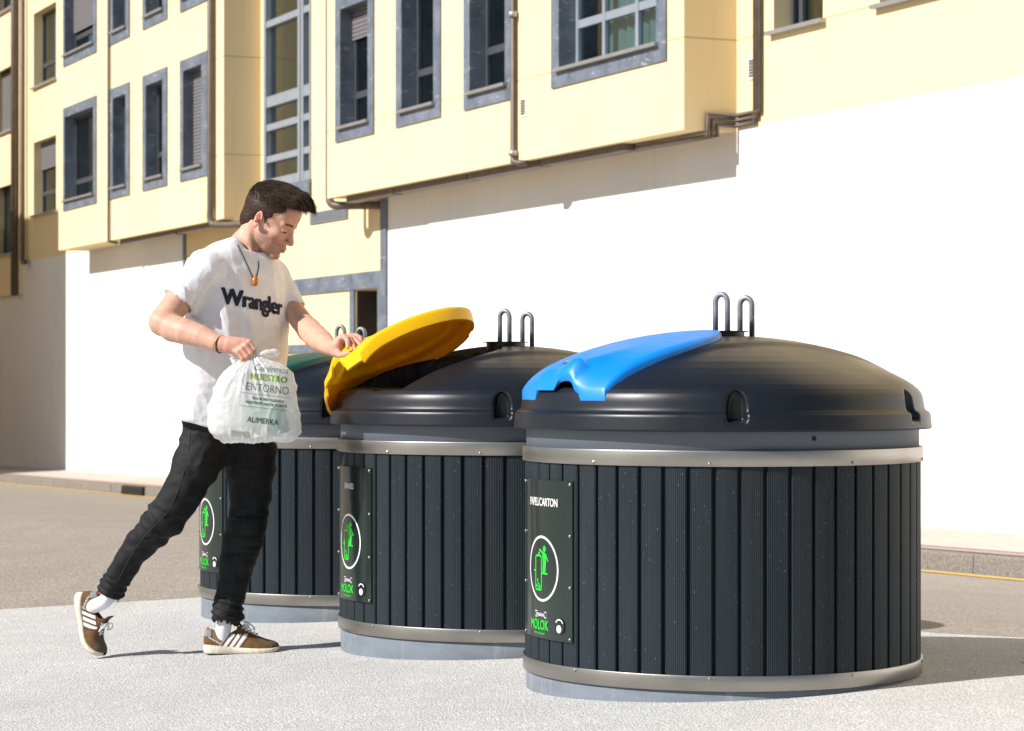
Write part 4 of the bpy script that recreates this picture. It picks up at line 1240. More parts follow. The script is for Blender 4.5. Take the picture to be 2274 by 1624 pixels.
C = blend(C, isH * 0.45 * g(f - 0.06, 0.035) * g(np.abs(l) - 0.04, 0.025) * g(u + 0.025, 0.025), (0.56, 0.20, 0.15))
C = blend(C, isH * 0.45 * g(f - 0.110, 0.02) * g(l, 0.018) * g(u + 0.036, 0.014), (0.55, 0.20, 0.15))
C = blend(C, isH * (np.abs(l) > 0.070) * g(f + 0.012, 0.025) * g(u, 0.04) * 0.55, (0.62, 0.20, 0.15))
st = smooth01((0.000 - u - 0.35 * np.clip(0.06 - f, 0, .1)) / 0.05) * smooth01((f + 0.030) / 0.02) * smooth01((u + 0.125) / 0.02) * isH
st *= smooth01((np.abs(l) * 1.0 + (-u - 0.02) * 1.3 - 0.048) / 0.03)
st *= 1 - 0.9 * g(u + 0.071, 0.009) * (np.abs(l) < 0.022)
C = blend(C, st * (0.42 + 0.22 * n1), (0.16, 0.080, 0.048))
mu = g(u + 0.055, 0.0055) * g(l, 0.024) * (f > 0.07) * isH
C = blend(C, mu * (0.5 + 0.3 * n1), (0.16, 0.08, 0.05))
lip = (f > 0.072) * isH * smooth01((0.0235 - np.abs(l)) / 0.004) * smooth01((0.0095 - np.abs(u + 0.0710)) / 0.003)
C = blend(C, lip * 0.8, (0.45, 0.16, 0.135))
C = blend(C, (f > 0.072) * isH * smooth01((0.020 - np.abs(l)) / 0.003) * smooth01((0.0022 - np.abs(u + 0.0707)) / 0.0012), (0.10, 0.03, 0.025))
brow = isH * (f > 0.045) * smooth01((0.0055 - np.abs(u - 0.0255 + 6.0 * (np.abs(l) - 0.028) ** 2)) / 0.003) * smooth01((0.050 - np.abs(l)) / 0.006) * smooth01((np.abs(l) - 0.008) / 0.005)
C = blend(C, brow * (0.85 + 0.2 * n1), (0.030, 0.017, 0.011))
eye = isH * (f > 0.060) * smooth01((0.0135 - np.abs(np.abs(l) - 0.031)) / 0.003)
C = blend(C, eye * smooth01((0.0038 - np.abs(u + 0.0060)) / 0.0015), (0.025, 0.015, 0.012))
C = blend(C, isH * 0.18 * g(np.abs(l) - 0.028, 0.018) * g(u - 0.006, 0.010) * (f > 0.05), (0.36, 0.17, 0.12))
# knuckles and finger ends redder, finger nails paler
hand = ((V[:, 0] > P(500, 0)[0]) & (V[:, 0] < P(575, 0)[0]) & (V[:, 2] < P(0, 738)[2]) & (V[:, 2] > P(0, 815)[2]) & (V[:, 1] < 9.02)) | ((V[:, 0] > P(742, 0)[0]) & (V[:, 2] > 0.95))
C = blend(C, hand * (0.35 + 0.25 * n2), (0.62, 0.24, 0.19))
M['skin'] = mat_attr('skin', 0.5, 0.10, 400, 0.35, 0.0012, 0.12, 0.35)
body = part_np('body', V, Q, M['skin']); set_col(body, C)

# eyes: narrow lids with a glint of the eyeball
# hair -------------------------------------------------------------
hx = np.arange(P(515, 0)[0], P(715, 0)[0], 0.0024); hy = np.arange(9.19, 9.48, 0.0026); hz = np.arange(P(0, 560)[2], P(0, 380)[2], 0.0024)
G = Sdf(hx, hy, hz); G.rs = HS
G.ell(H(-0.016, 0, 0.041), (0.107, 0.081, 0.096), HA, 0.01)
G.ell(H(0.012, 0, 0.082), (0.082, 0.066, 0.060), HA, 0.02)
G.ell(H(-0.055, 0, -0.020), (0.060, 0.062, 0.062), HA, 0.015)
for (l_, dz) in ((-0.040, -0.012), (-0.014, 0.004), (0.014, 0.006), (0.040, -0.010)):
    G.chain([(H(0.020, l_, 0.108 + dz), 0.030), (H(0.066, l_ * 0.95, 0.114 + dz), 0.026), (H(0.091, l_ * 0.9, 0.116 + dz), 0.016), (H(0.105, l_ * 0.85, 0.113 + dz), 0.008)], 0.012)
# clear the face, ears and neck
def face_cut(X, Y, Zz):
    px, py, pz = X - HC[0], Y - HC[1], Zz - HC[2]
    px, py, pz = px / HS, py / HS, pz / HS; f_ = px * Fv[0] + py * Fv[1] + pz * Fv[2]; l_ = px * Lv[0] + py * Lv[1]; u_ = px * Uv[0] + py * Uv[1] + pz * Uv[2]
    al = np.abs(l_)
    front = np.maximum(0.055 - f_, u_ - 0.084 - 0.25 * (f_ - 0.06))
    temple = np.maximum(0.036 - f_ - 0.25 * (u_ - 0.0), u_ - 0.066 + 0.6 * np.clip(0.07 - f_, 0, 1))
    side = np.maximum(0.014 - f_, u_ - 0.012 - 0.9 * np.clip(f_ - 0.014, 0, 0.05))
    burn = np.maximum(-0.012 - f_, u_ + 0.028)
    low = u_ + 0.088 + 0.55 * np.clip(f_ + 0.06, -0.1, 0.0) * -1.0
    earr = np.sqrt(((f_ + 0.014) / 1.0) ** 2 + ((u_ + 0.008) / 1.35) ** 2) - 0.0215
    earr = np.maximum(earr, 0.055 - al)
    behind = np.maximum(-0.048 - f_, u_ + 0.020)
    d = np.minimum(np.minimum(front, temple), np.minimum(side, burn))
    return np.minimum(np.minimum(d, low), np.minimum(earr, behind))
lo = HC - 0.2; hi = HC + 0.2
r_ = G.region(lo, hi, 0.01)
cutd = face_cut(G.x[r_[0]][:, None, None], G.y[r_[1]][None, :, None], G.z[r_[2]][None, None, :]).astype(np.float32)
G.D[r_] = -smin(-G.D[r_], cutd, 0.004)
V, Q = G.mesh(); V = lap(V, Q, 1, 0.4); N = normals(V, Q); h = to_head(V)
top = smooth01((h[:, 2] - 0.050) / 0.04)
flow = np.stack([h[:, 0] * 22 + h[:, 1] * 20, h[:, 1] * 110 - h[:, 0] * 20, h[:, 2] * 60], -1)
V = V + N * (0.0030 * top * ridge(flow, 11) + 0.0014 * top * ridge(flow * 2.2, 12) + 0.0006 * vnoise(V * 500, 4))[:, None]
k = Nd('dark_brown_hair'); co = k.coord()
nn = k.noise(k.mapping(co, (40, 40, 400), (0.3, 0.5, 0)), 1.0, 4)
k.base(k.ramp(nn, [(0.35, (0.014, 0.007, 0.005)), (0.72, (0.075, 0.038, 0.021))])); k.set(0.5, 0, 0.25); k.bump(nn, 0.4, 0.002)
M['hair'] = k.m
hair = part_np('hair', V, Q, M['hair'])
# strands
SV = []; SF = []
sel = rng.choice(len(V), 9000, replace=False)
for i in sel:
    p = V[i]; n = N[i]; hh = h[i]; tp = float(top[i])
    if hh[2] < -0.10 or n @ Uv < -0.6: continue
    dirh = np.array([0.95, 0.25 * np.sign(hh[1]) * (1 if abs(hh[1]) > 0.02 else 0.2), -0.10]) * tp + np.array([0.10, 0, -0.9]) * (1 - tp)
    dirh = dirh + rng.normal(0, 0.17, 3)
    d = dirh @ HA; d = d - n * (d @ n) * 0.95; d /= np.linalg.norm(d) + 1e-9
    L_ = (0.012 + 0.026 * rng.random()) * tp + 0.007 * (1 - tp)
    lift = (0.0035 + 0.004 * rng.random()) * tp + 0.0010
    side = np.cross(d, n); b0 = len(SV); w = 0.0008 * tp + 0.0005
    prev = p - n * 0.001
    for s_ in range(4):
        t = s_ / 3; c = p - n * 0.001 + d * L_ * t + n * lift * math.sin(t * 2.2) - Uv * 0.004 * tp * t * t
        ww = w * (1 - 0.85 * t)
        SV += [c + side * ww, c - side * ww, c + n * ww * 0.8]
    for s_ in range(3):
        a = b0 + 3 * s_
        for (q0, q1) in ((0, 1), (1, 2), (2, 0)): SF.append((a + q0, a + q1, a + 3 + q1, a + 3 + q0))
SV = np.array(SV); ho = mk_np('hair_strands', SV - FOOT, np.array(SF), M['hair'], man); ho.parent = hair
# ---------------------------------------------------------------- t-shirt
E1 = np.array([0.77, 0.638, 0]); E2 = np.array([0.638, -0.77, 0])
tx = np.arange(P(355, 0)[0], P(690, 0)[0], 0.0042); ty = np.arange(9.02, 9.66, 0.005); tz = np.arange(P(0, 965)[2], P(0, 505)[2], 0.0042)
T = Sdf(tx, ty, tz)
sl = [(548, 478, 590), (575, 446, 608), (600, 434, 620), (640, 424, 629), (690, 419, 633), (730, 410, 632), (770, 402, 629), (810, 397, 625), (860, 388, 622), (905, 380, 619), (960, 374, 618)]
szs = np.array([P(0, s_[0])[2] for s_ in sl])[::-1]
scx = np.array([P((s_[1] + s_[2]) / 2, 0)[0] for s_ in sl])[::-1]; shw = np.array([(s_[2] - s_[1]) / 2 * MPX for s_ in sl])[::-1]
def torso(X, Y, Zz):
    zc = np.interp(Zz, szs, scx); hw = np.interp(Zz, szs, shw) / 0.866
    a, b_ = hw, hw * 0.62
    dx, dy = X - zc, Y - 9.335
    e1 = dx * E1[0] + dy * E1[1]; e2 = dx * E2[0] + dy * E2[1]
    k0 = (np.abs(e1 / a) ** 2.2 + np.abs(e2 / b_) ** 2.2) ** (1 / 2.2)
    d = (k0 - 1) * b_ * 1.05
    d = np.maximum(d, Zz - P(0, 560)[2] + 0 * X)
    return d
T.ap(torso, (tx[0], ty[0], tz[0]), (tx[-1], ty[-1], tz[-1]), 0.01)
T.cone(P(512, 566, 9.29), P(455, 596, 9.21), 0.060, 0.066, 0.03)
T.cone(P(570, 590, 9.38), P(606, 612, 9.45), 0.050, 0.050, 0.03)
T.cone(P(520, 560, 9.40), P(575, 590, 9.47), 0.040, 0.036, 0.03)
rh = P(399, 667, 9.165); lh = P(653, 688, 9.41)
T.cone(P(456, 602, 9.20), rh, 0.068, 0.0700, 0.025, cut=0.0, sy=0.95)
T.cone(P(608, 616, 9.45), lh, 0.056, 0.0505, 0.02, cut=0.0, sy=0.95)
# armhole fold that hangs from the right sleeve
# hollow sleeve ends, hem and neck
def tunnel(a, b, ra, rb, ext):
    a = np.array(a); b = np.array(b); d = (b - a) / np.linalg.norm(b - a)
    T.cone(b - d * 0.022, b + d * ext, ra, rb, 0.003, 'sub')
tunnel(P(456, 602, 9.20), rh, 0.0600, 0.0610, 0.02)
tunnel(P(608, 616, 9.45), lh, 0.0430, 0.0430, 0.02)
nk0 = P(501, 526)[[0, 2]]; nk1 = P(571, 596)[[0, 2]]; nd = nk1 - nk0; nn_ = np.array([-nd[1], nd[0]]); nn_ = nn_ / np.linalg.norm(nn_)
if nn_[1] < 0: nn_ = -nn_
na, nb_ = P(536, 575, 9.345), P(566, 500, 9.35)
def neckcut(X, Y, Zz):
    ba = nb_ - na; L = ba @ ba
    px, py, pz = X - na[0], Y - na[1], Zz - na[2]
    t = np.clip((px * ba[0] + py * ba[1] + pz * ba[2]) / L, -0.4, 1.5)
    d = np.sqrt((px - t * ba[0]) ** 2 + (py - t * ba[1]) ** 2 + (pz - t * ba[2]) ** 2) - 0.072
    pl = -((X - nk0[0]) * nn_[0] + (Zz - nk0[1]) * nn_[1]) + 0.35 * (np.abs(Y - 9.345)) ** 1.0 * 0.5
    return np.maximum(d, pl)
T.ap(neckcut, P(470, 620, 9.2), P(640, 480, 9.5), 0.004, 'sub')
def hemcut(X, Y, Zz):
    pxx = X / MPX + 1137
    zz = P(0, 948)[2] + np.clip((470 - pxx) * 0.30, 0, 40) * MPX
    return Zz - zz + 0 * Y
T.ap(lambda X, Y, Zz: hemcut(X, Y, Zz) + 0 * X, (tx[0], ty[0], tz[0]), (tx[-1], ty[-1], P(0, 900)[2]), 0.004, 'sub')
def hemhollow(X, Y, Zz): return np.maximum(torso(X, Y, Zz) + 0.010, Zz - P(0, 925)[2])
T.ap(hemhollow, (tx[0], ty[0], tz[0]), (tx[-1], ty[-1], P(0, 915)[2]), 0.003, 'sub')
V, Q = T.mesh(); V = lap(V, Q, 2, 0.4); N = normals(V, Q)
e1 = (V[:, 0] - P(525, 0)[0]) * E1[0] + (V[:, 1] - 9.335) * E1[1]; e2 = (V[:, 0] - P(525, 0)[0]) * E2[0] + (V[:, 1] - 9.335) * E2[1]; zz = V[:, 2]
low = smooth01((P(0, 720)[2] - zz) / 0.25); up_ = 1 - low
fold = 0.0035 * ridge(np.stack([e1 * 13 + zz * 2.5, e2 * 10, zz * 3.2], -1), 21) + 0.0055 * low * vnoise(np.stack([e1 * 11, e2 * 11, zz * 2.0], -1), 22)
fold += 0.0035 * up_ * ridge(np.stack([e1 * 9 + zz * 9, e2 * 10, zz * 4 - e1 * 5], -1), 23) + 0.0010 * ridge(V * 26, 24) * (0.4 + low)
# tension folds running from the armpits and round the sleeves
for (c, dr, L_) in ((P(432, 690, 9.22), (60, -95), 0.2), (P(425, 700, 9.22), (90, 60), 0.18), (P(622, 700, 9.45), (-40, -90), 0.18), (P(628, 690, 9.45), (-70, 60), 0.15)):
    d = np.array([dr[0], -dr[1]], float); d /= np.linalg.norm(d); q = (V[:, [0, 2]] - c[[0, 2]])
    al = q @ d; ac = q @ np.array([-d[1], d[0]])
    fold += 0.006 * np.exp(-(ac / (0.010 + 0.10 * np.clip(al, 0, 1))) ** 2) * smooth01(al / 0.02) * smooth01((L_ - al) / L_) * np.cos(ac * 260) * (np.abs(V[:, 1] - c[1]) < 0.16)
sleeve = ((V[:, 0] < P(428, 0)[0]) & (zz > P(0, 700)[2]))
fold += 0.0045 * np.clip(ridge(np.stack([e1 * 8 + zz * 2.2, e2 * 7, zz * 1.6 + e1 * 2], -1), 29), 0, 1) ** 3
fold += sleeve * 0.0055 * ridge(np.stack([V[:, 0] * 14 + zz * 14, V[:, 1] * 8, (zz - V[:, 0]) * 5], -1), 27)
edge = smooth01((zz - P(0, 940)[2]) / 0.02)
V = V + N * (fold * edge)[:, None]
k = Nd('white_cotton'); co = k.coord()
k.base(k.ramp(k.noise(co, 30, 4), [(0.3, (0.76, 0.75, 0.79)), (0.7, (0.85, 0.84, 0.86))])); k.set(0.9, 0, 0.15)
wv = k.noise(k.mapping(co, (220, 220, 60)), 1.0, 4); wr = k.noise(k.mapping(co, (16, 16, 6)), 1.0, 5, 0.6)
k.bump(k.math('ADD', k.math('MULTIPLY', wv, 0.12), wr), 0.45, 0.012)
k.p.inputs['Sheen Weight'].default_value = 0.15
M['cotton'] = k.m
shirt = part_np('t_shirt', V, Q, M['cotton'])
def bvh_of(V, Q): return BVHTree.FromPolygons([Vector(v) for v in V], [tuple(int(i) for i in q) for q in Q])
shirt_bvh = bvh_of(V, Q)
def project_text(bvh, body_, size, origin, ux, uy, ray, lift, name, m, parent, bold=0.0, shear=0.0, sx=1.0, spacing=1.0, align='CENTER', maxedge=0.012, extra=None, pre=None):
    """lay flat lettering on a curved surface: project along ray onto it"""
    V2, F2 = text_geo(body_, size, bold, shear, sx, spacing, align, maxedge) if body_ else ([], [])
    if pre: V2, F2 = pre
    out = []; ok = []
    ux = Vector(ux); uy = Vector(uy); ray = Vector(ray).normalized(); origin = Vector(origin)
    for x, y, l_ in [(v[0], v[1], v[2] if len(v) > 2 else 0.0) for v in V2]:
        p = origin + ux * x + uy * y
        hit = bvh.ray_cast(p - ray * 0.6, ray)
        if hit[0] is None: out.append(p); ok.append(False)
        else: out.append(hit[0] - ray * (lift + l_)); ok.append(True)
    F = [f_ for f_ in F2 if all(ok[i] for i in f_)]
    F = [f_ for f_ in F if max((out[f_[0]] - out[f_[1]]).length, (out[f_[1]] - out[f_[2]]).length, (out[f_[2]] - out[f_[0]]).length) < maxedge * 9]
    return mk(name, [v - Vector(FOOT) for v in out], F, m, parent)
nav = plain('navy_print', (0.012, 0.014, 0.035), 0.8)
cpt = Vector(P(570, 687, 9.22)); chest_f = Vector((E2[0], E2[1], 0))
uxt = Vector((E1[0], E1[1], -0.15)).normalized(); uyt = Vector((0.03, 0, 1)).normalized()
project_text(shirt_bvh, 'Wrangler', 0.088, cpt, uxt, uyt, -chest_f, 0.0016, 'lettering', nav, shirt, bold=0.0045, sx=0.84, spacing=0.94)
# necklace, pendant, wrist cords
def cord(name, pts, r, m, parent=man, n=5):
    t = MB(); t.tube([Vector(p) - Vector(FOOT) for p in bez(pts, n)], r, 7); return t.build(name, m, parent, True)
M['cordm'] = plain('dark_brown_cord', (0.05, 0.02, 0.012), 0.7)
def on_front(px, py, Y0=8.6):
    """first surface of shirt or body straight ahead at this place"""
    o_ = P(px, py, Y0)
    d = Vector((0, 1, 0)); best = None
    for b in (shirt_bvh, body_bvh):
        hit = b.ray_cast(Vector(o_), d)
        if hit[0] is not None and (best is None or hit[0].y < best.y): best = hit[0]
    for _ in range(3):
        o2 = P(px, py, best.y if best else 9.2); o_ = np.array([o2[0], 8.6, o2[2]]); best = None
        for b in (shirt_bvh, body_bvh):
            hit = b.ray_cast(Vector(o_), d)
            if hit[0] is not None and (best is None or hit[0].y < best.y): best = hit[0]
        if best is None: return Vector(o2)
    return best - Vector((0, 0.003, 0))
body_bvh = bvh_of(np.array([tuple(v.co) for v in body.data.vertices]) + FOOT, np.array([tuple(p.vertices) for p in body.data.polygons]))
neck = cord('necklace', [on_front(523, 528), on_front(530, 548), on_front(541, 570), on_front(551, 592), on_front(562, 617)], 0.0021, M['cordm'])
cord('cord_right', [on_front(575, 580), on_front(575, 592), on_front(573, 604), on_front(570, 617)], 0.0019, M['cordm'], neck)
pd = on_front(567, 625); pm = MB(); c_ = pd - Vector(FOOT)
pm.tube([c_ + Vector((0, -0.004, 0.016)), c_ + Vector((0, -0.006, 0.010)), c_ + Vector((0, -0.006, -0.010)), c_ + Vector((0, -0.004, -0.017))], [0.006, 0.0115, 0.0115, 0.006], 8)
pm.build('pendant', plain('amber', (0.50, 0.16, 0.015), 0.25, 0, 0.35, 90), neck, True)
def wrist(name, c, axis, r, tr, m, tilt=0.0, sy=1.0):
    ax_ = Vector(axis).normalized(); u_ = ax_.orthogonal().normalized(); w_ = ax_.cross(u_); ang = []
    for k in range(25):
        a = 2 * math.pi * k / 24; q = u_ * math.cos(a) * r + w_ * math.sin(a) * r
        ang.append(Vector(c) + q + ax_ * tilt * math.sin(a + 0.6) - Vector(FOOT))
    t = MB(); t.tube(ang, tr, 7); return t.build(name, m, man, True)
wa = Vector(P(500, 768, 8.97)) - Vector(P(470, 757, 9.0))
wrist('bracelet', P(487, 763, 8.985), wa, 0.0325, 0.0022, plain('golden_cord', (0.62, 0.33, 0.06), 0.4, 0.3), 0.006)
wrist('hair_tie', P(491, 765, 8.98), wa, 0.0318, 0.0026, plain('black_cord', (0.012, 0.010, 0.012), 0.7), -0.004)
# ---------------------------------------------------------------- jeans
jx = np.arange(P(200, 0)[0], P(625, 0)[0], 0.0048); jy = np.arange(9.04, 9.56, 0.0055); jz = np.arange(P(0, 1402)[2], P(0, 915)[2], 0.0048)
J = Sdf(jx, jy, jz)
pm_ = MPX
Rl = [((472, 950, 9.27), 60), ((452, 1000, 9.24), 55), ((437, 1032, 9.22), 53), ((410, 1088, 9.20), 45), ((388, 1124, 9.19), 42), ((368, 1150, 9.19), 40), ((338, 1180, 9.21), 37), ((310, 1210, 9.235), 34), ((284, 1245, 9.26), 31), ((266, 1275, 9.28), 29), ((250, 1303, 9.30), 28.5), ((239, 1326, 9.315), 28)]
Ll = [((550, 950, 9.385), 58), ((555, 1000, 9.38), 56), ((556, 1045, 9.375), 55), ((557, 1100, 9.37), 46), ((553, 1140, 9.36), 41.5), ((546, 1168, 9.355), 40), ((536, 1210, 9.355), 41), ((527, 1250, 9.35), 40), ((517, 1295, 9.345), 34), ((509, 1335, 9.335), 32), ((505, 1362, 9.33), 35), ((500, 1384, 9.33), 31)]
def leg(chain, cutlast):
    pts = [(P(*c), r_ * pm_ * 0.965) for c, r_ in chain]
    for i in range(len(pts) - 1):
        last = i == len(pts) - 2
        J.cone(pts[i][0], pts[i + 1][0], pts[i][1], pts[i + 1][1], 0.016, sy=0.92, cut=(cutlast if last else None))
leg(Rl, 0.010); leg(Ll, 0.004)
J.cone(P(470, 930, 9.27), P(548, 940, 9.37), 0.118, 0.105, 0.02)
J.cone(P(500, 1010, 9.28), P(520, 985, 9.33), 0.05, 0.07, 0.03)
for (c0, c1, rr) in (((250, 1303, 9.30), (239, 1326, 9.315), 25.5), ((505, 1362, 9.33), (500, 1384, 9.33), 28)):
    a_, b_ = P(*c0), P(*c1); d = (b_ - a_) / np.linalg.norm(b_ - a_); J.cone(b_ - d * 0.012, b_ + d * 0.04, rr * pm_, rr * pm_, 0.003, 'sub')
V, Q = J.mesh(); V = lap(V, Q, 2, 0.4); N = normals(V, Q)
def axis_param(V, chain):
    """distance run along a leg, nearest leg centre"""
    pts = np.array([P(*c) for c, r_ in chain]); best = np.full(len(V), 9.0); s_ = np.zeros(len(V)); run = 0
    for a, b in zip(pts[:-1], pts[1:]):
        ba = b - a; L = np.linalg.norm(ba); t = np.clip(((V - a) @ ba) / L ** 2, 0, 1); d = np.linalg.norm(V - a - t[:, None] * ba, axis=1)
        m = d < best; best = np.where(m, d, best); s_ = np.where(m, run + t * L, s_); run += L
    return s_, best, run
sr, dr_, lr = axis_param(V, Rl); sl_, dl_, ll = axis_param(V, Ll)
isr = dr_ < dl_; s_ = np.where(isr, sr, sl_); tot = np.where(isr, lr, ll); rem = tot - s_
ang = np.arctan2(V[:, 1] - 9.28, V[:, 0])
dj = 0.0020 * vnoise(V * 30, 31) + 0.0020 * ridge(V * np.array([18, 18, 30]), 32)
hemz = smooth01((0.125 - rem) / 0.06) * smooth01(rem / 0.006)
dj += 0.0062 * hemz * np.sin(rem * 230 + 3.0 * vnoise(V * 10, 33) + 1.6 * np.sin(V[:, 0] * 40)) * (0.6 + 0.6 * vnoise(V * 16, 38))
knee = np.exp(-((s_ - tot * 0.52) / 0.07) ** 2)
q = np.stack([V[:, 0] * 10, V[:, 1] * 10, s_ * 42 + V[:, 0] * 12], -1)
dj += 0.0100 * knee * ridge(q, 34) + 0.0036 * ridge(np.stack([V[:, 0] * 7, V[:, 1] * 9, s_ * 24 + V[:, 0] * 14], -1), 35)
dj += 0.0065 * np.exp(-((s_ - 0.10) / 0.08) ** 2) * ridge(np.stack([V[:, 0] * 8 + V[:, 2] * 14, V[:, 1] * 8, V[:, 2] * 16 - V[:, 0] * 20], -1), 36)
V = V + N * ((dj - 0.002) * np.maximum(smooth01((rem - 0.004) / 0.02), 0.15))[:, None]
k = Nd('black_denim'); co = k.coord()
n1_ = k.noise(co, 14, 5, 0.6); tw = k.noise(k.mapping(co, (500, 500, 180), (0.2, 0.6, 0)), 1.0, 2)
c_ = k.ramp(n1_, [(0.35, (0.0028, 0.0028, 0.0032)), (0.72, (0.0125, 0.012, 0.013))])
k.base(k.mix(k.math('MULTIPLY', tw, 0.35), c_, (0.015, 0.0148, 0.016))); k.set(0.75, 0, 0.3)
k.bump(k.math('ADD', k.math('MULTIPLY', tw, 0.2), k.noise(co, 55, 4)), 0.4, 0.004); k.p.inputs['Sheen Weight'].default_value = 0.0
M['denim'] = k.m
jeans = part_np('jeans', V, Q, M['denim'])
jb = bvh_of(V, Q)
def jpt(px, py, Y):
    o_ = P(px, py, Y); hit = jb.ray_cast(Vector((o_[0], 8.6, o_[2])), Vector((0, 1, 0)))
    return (hit[0] - Vector((0, 0.0015, 0))) if hit[0] is not None else None
M['seam'] = plain('black_seam', (0.020, 0.019, 0.020), 0.8)
for pts in ([(421, 960, 9.15), (417, 1000, 9.14), (408, 1050, 9.13), (392, 1100, 9.13), (370, 1140, 9.13), (344, 1168, 9.15), (315, 1200, 9.17), (288, 1240, 9.2), (268, 1280, 9.24), (256, 1300, 9.26)],
            [(545, 1060, 9.27), (548, 1110, 9.28), (541, 1160, 9.29), (528, 1210, 9.29), (522, 1260, 9.29), (515, 1310, 9.29), (508, 1350, 9.29)]):
    pp = [jpt(*q_) for q_ in pts]; pp = [p_ for p_ in pp if p_ is not None]
    cord('seam', pp, 0.0016, M['seam'], jeans, 6)
# ---------------------------------------------------------------- shoes and socks
XS = np.array([0.0, 0.004, 0.012, 0.03, 0.06, 0.09, 0.115, 0.135, 0.150, 0.18, 0.208, 0.235, 0.262, 0.278, 0.286, 0.2885])
WT = np.array([0.010, 0.018, 0.025, 0.032, 0.0355, 0.034, 0.033, 0.035, 0.038, 0.0435, 0.0465, 0.0455, 0.038, 0.026, 0.013, 0.004])
ZTp = np.array([0.062, 0.088, 0.1005, 0.100, 0.080, 0.076, 0.092, 0.104, 0.101, 0.083, 0.066, 0.055, 0.048, 0.042, 0.034, 0.028])
ZSo = np.array([0.033, 0.033, 0.033, 0.032, 0.029, 0.026, 0.024, 0.023, 0.022, 0.021, 0.020, 0.020, 0.021, 0.023, 0.025, 0.026])
ZBo = np.array([0.006, 0.003, 0.0, 0, 0, 0, 0, 0, 0, 0, 0, 0.0005, 0.004, 0.009, 0.013, 0.016])
def shoe(mapf, name, label):
    nx = 190; xs = np.linspace(0, 0.2885, nx); xs = 0.2885 * (0.5 - 0.5 * np.cos(np.pi * xs / 0.2885)) * 0.35 + xs * 0.65
    from_ = lambda A: np.interp(xs, XS, A)
    ker = np.ones(7) / 7
    sm = lambda a: np.convolve(np.pad(a, 3, mode='edge'), ker, 'valid')
    w, zt_, zs_, zb_ = sm(from_(WT)), sm(from_(ZTp)), sm(from_(ZSo)), sm(from_(ZBo))
    na_ = 56; th = np.linspace(0, np.pi, na_)
    open_ = smooth01((xs - 0.018) / 0.012) * smooth01((0.128 - xs) / 0.014)
    V = []; C = []
    for i in range(nx):
        e = 2.3
        cy = np.cos(th); sz = np.sin(th)
        yy = w[i] * np.sign(cy) * np.abs(cy) ** (2 / e); hz_ = (zt_[i] - zs_[i]) * np.abs(sz) ** (2 / e)
        lean = 1 - 0.30 * (hz_ / 0.08) * (1 if xs[i] < 0.16 else 0.8)
        cyc = smooth01((np.abs(np.cos(th)) - 0.15) / 0.35)
        hz_ = hz_ * (1 - open_[i] * (1 - cyc) * 0.55)
        V.append(np.stack([np.full(na_, xs[i]), yy * np.clip(lean, 0.3, 1), zs_[i] + hz_], -1))
    V = np.array(V); rest = V.reshape(-1, 3).copy()
    X, Yy, Zz = rest.T
    suede = np.array([0.130, 0.070, 0.026]); C = np.tile(suede, (len(rest), 1))
    nz_ = vnoise(rest * 180, 41); nz2 = vnoise(rest * 60, 42)
    C = C * (1 + 0.22 * nz2 + 0.12 * nz_)[:, None]
    uu = X - 0.72 * (Zz - 0.036)
    mesh_ = smooth01((uu - 0.070) / 0.002) * smooth01((0.158 - uu) / 0.002) * smooth01((0.082 - Zz) / 0.002)
    C = blend(C, mesh_, (0.10, 0.050, 0.034))
    toe = smooth01((X - 0.205) / 0.01) * smooth01((Zz - 0.046 + 0.3 * (X - 0.2)) / 0.004)
    C = blend(C, toe, (0.125, 0.085, 0.055))
    quarter = smooth01((X - 0.034) / 0.003) * smooth01((0.062 - uu) / 0.002) * smooth01((Zz - 0.075 + 0.55 * X) / 0.003)
    C = blend(C, quarter, (0.20, 0.135, 0.085))
    pip = smooth01((0.0030 - np.abs(uu - 0.0655)) / 0.001) * smooth01((0.088 - Zz) / 0.002) + quarter * 0 + smooth01((0.0030 - np.abs(Zz - 0.075 + 0.55 * X)) / 0.001) * smooth01((0.066 - uu) / 0.002) * (X > 0.02)
    C = blend(C, pip, (0.48, 0.45, 0.38))
    for c0 in (0.086, 0.1105, 0.135):
        s1 = smooth01((0.0078 - np.abs(uu - c0)) / 0.0012) * smooth01((0.0765 - Zz) / 0.002) * (np.abs(Yy) > 0.012)
        C = blend(C, s1, (0.80, 0.78, 0.72))
    C = blend(C, smooth01((0.030 - X) / 0.003) * smooth01((Zz - 0.066) / 0.003), (0.22, 0.24, 0.27))
    C = blend(C, smooth01((0.022 - X) / 0.003) * smooth01((Zz - 0.090) / 0.003), (0.55, 0.06, 0.04))
    lining = open_[np.repeat(np.arange(nx), na_)] * (1 - smooth01((np.abs(np.tile(np.cos(th), nx)) - 0.30) / 0.2))
    C = blend(C, lining, (0.07, 0.05, 0.07))
    idx = np.arange(nx * na_).reshape(nx, na_)
    Qs = np.stack([idx[:-1, :-1], idx[:-1, 1:], idx[1:, 1:], idx[1:, :-1]], -1).reshape(-1, 4)
    Vw = mapf(rest)
    up_o = part_np(name, Vw, Qs, M['suede']); set_col(up_o, C); up_o['label'] = label
    # sole: rounded slab
    prof = [(0.96, 0.0), (1.03, 0.15), (1.08, 0.5), (1.07, 0.85), (1.00, 1.06), (0.90, 1.10)]
    V = []; Cs = []
    for i in range(nx):
        row = []
        for sgn, pl in ((1, prof), (-1, prof[::-1])):
            for (a, b) in pl:
                wav = 0
                row.append((xs[i] + (0.006 if xs[i] > 0.14 else -0.004) * (abs(a - 0.9)) * (1 if 0.01 < xs[i] < 0.28 else 1), sgn * (w[i] + 0.003) * a, zb_[i] + (zs_[i] - zb_[i]) * b))
        V.append(row)
    V = np.array(V).reshape(-1, 3); m_ = len(prof) * 2; idx = np.arange(nx * m_).reshape(nx, m_)
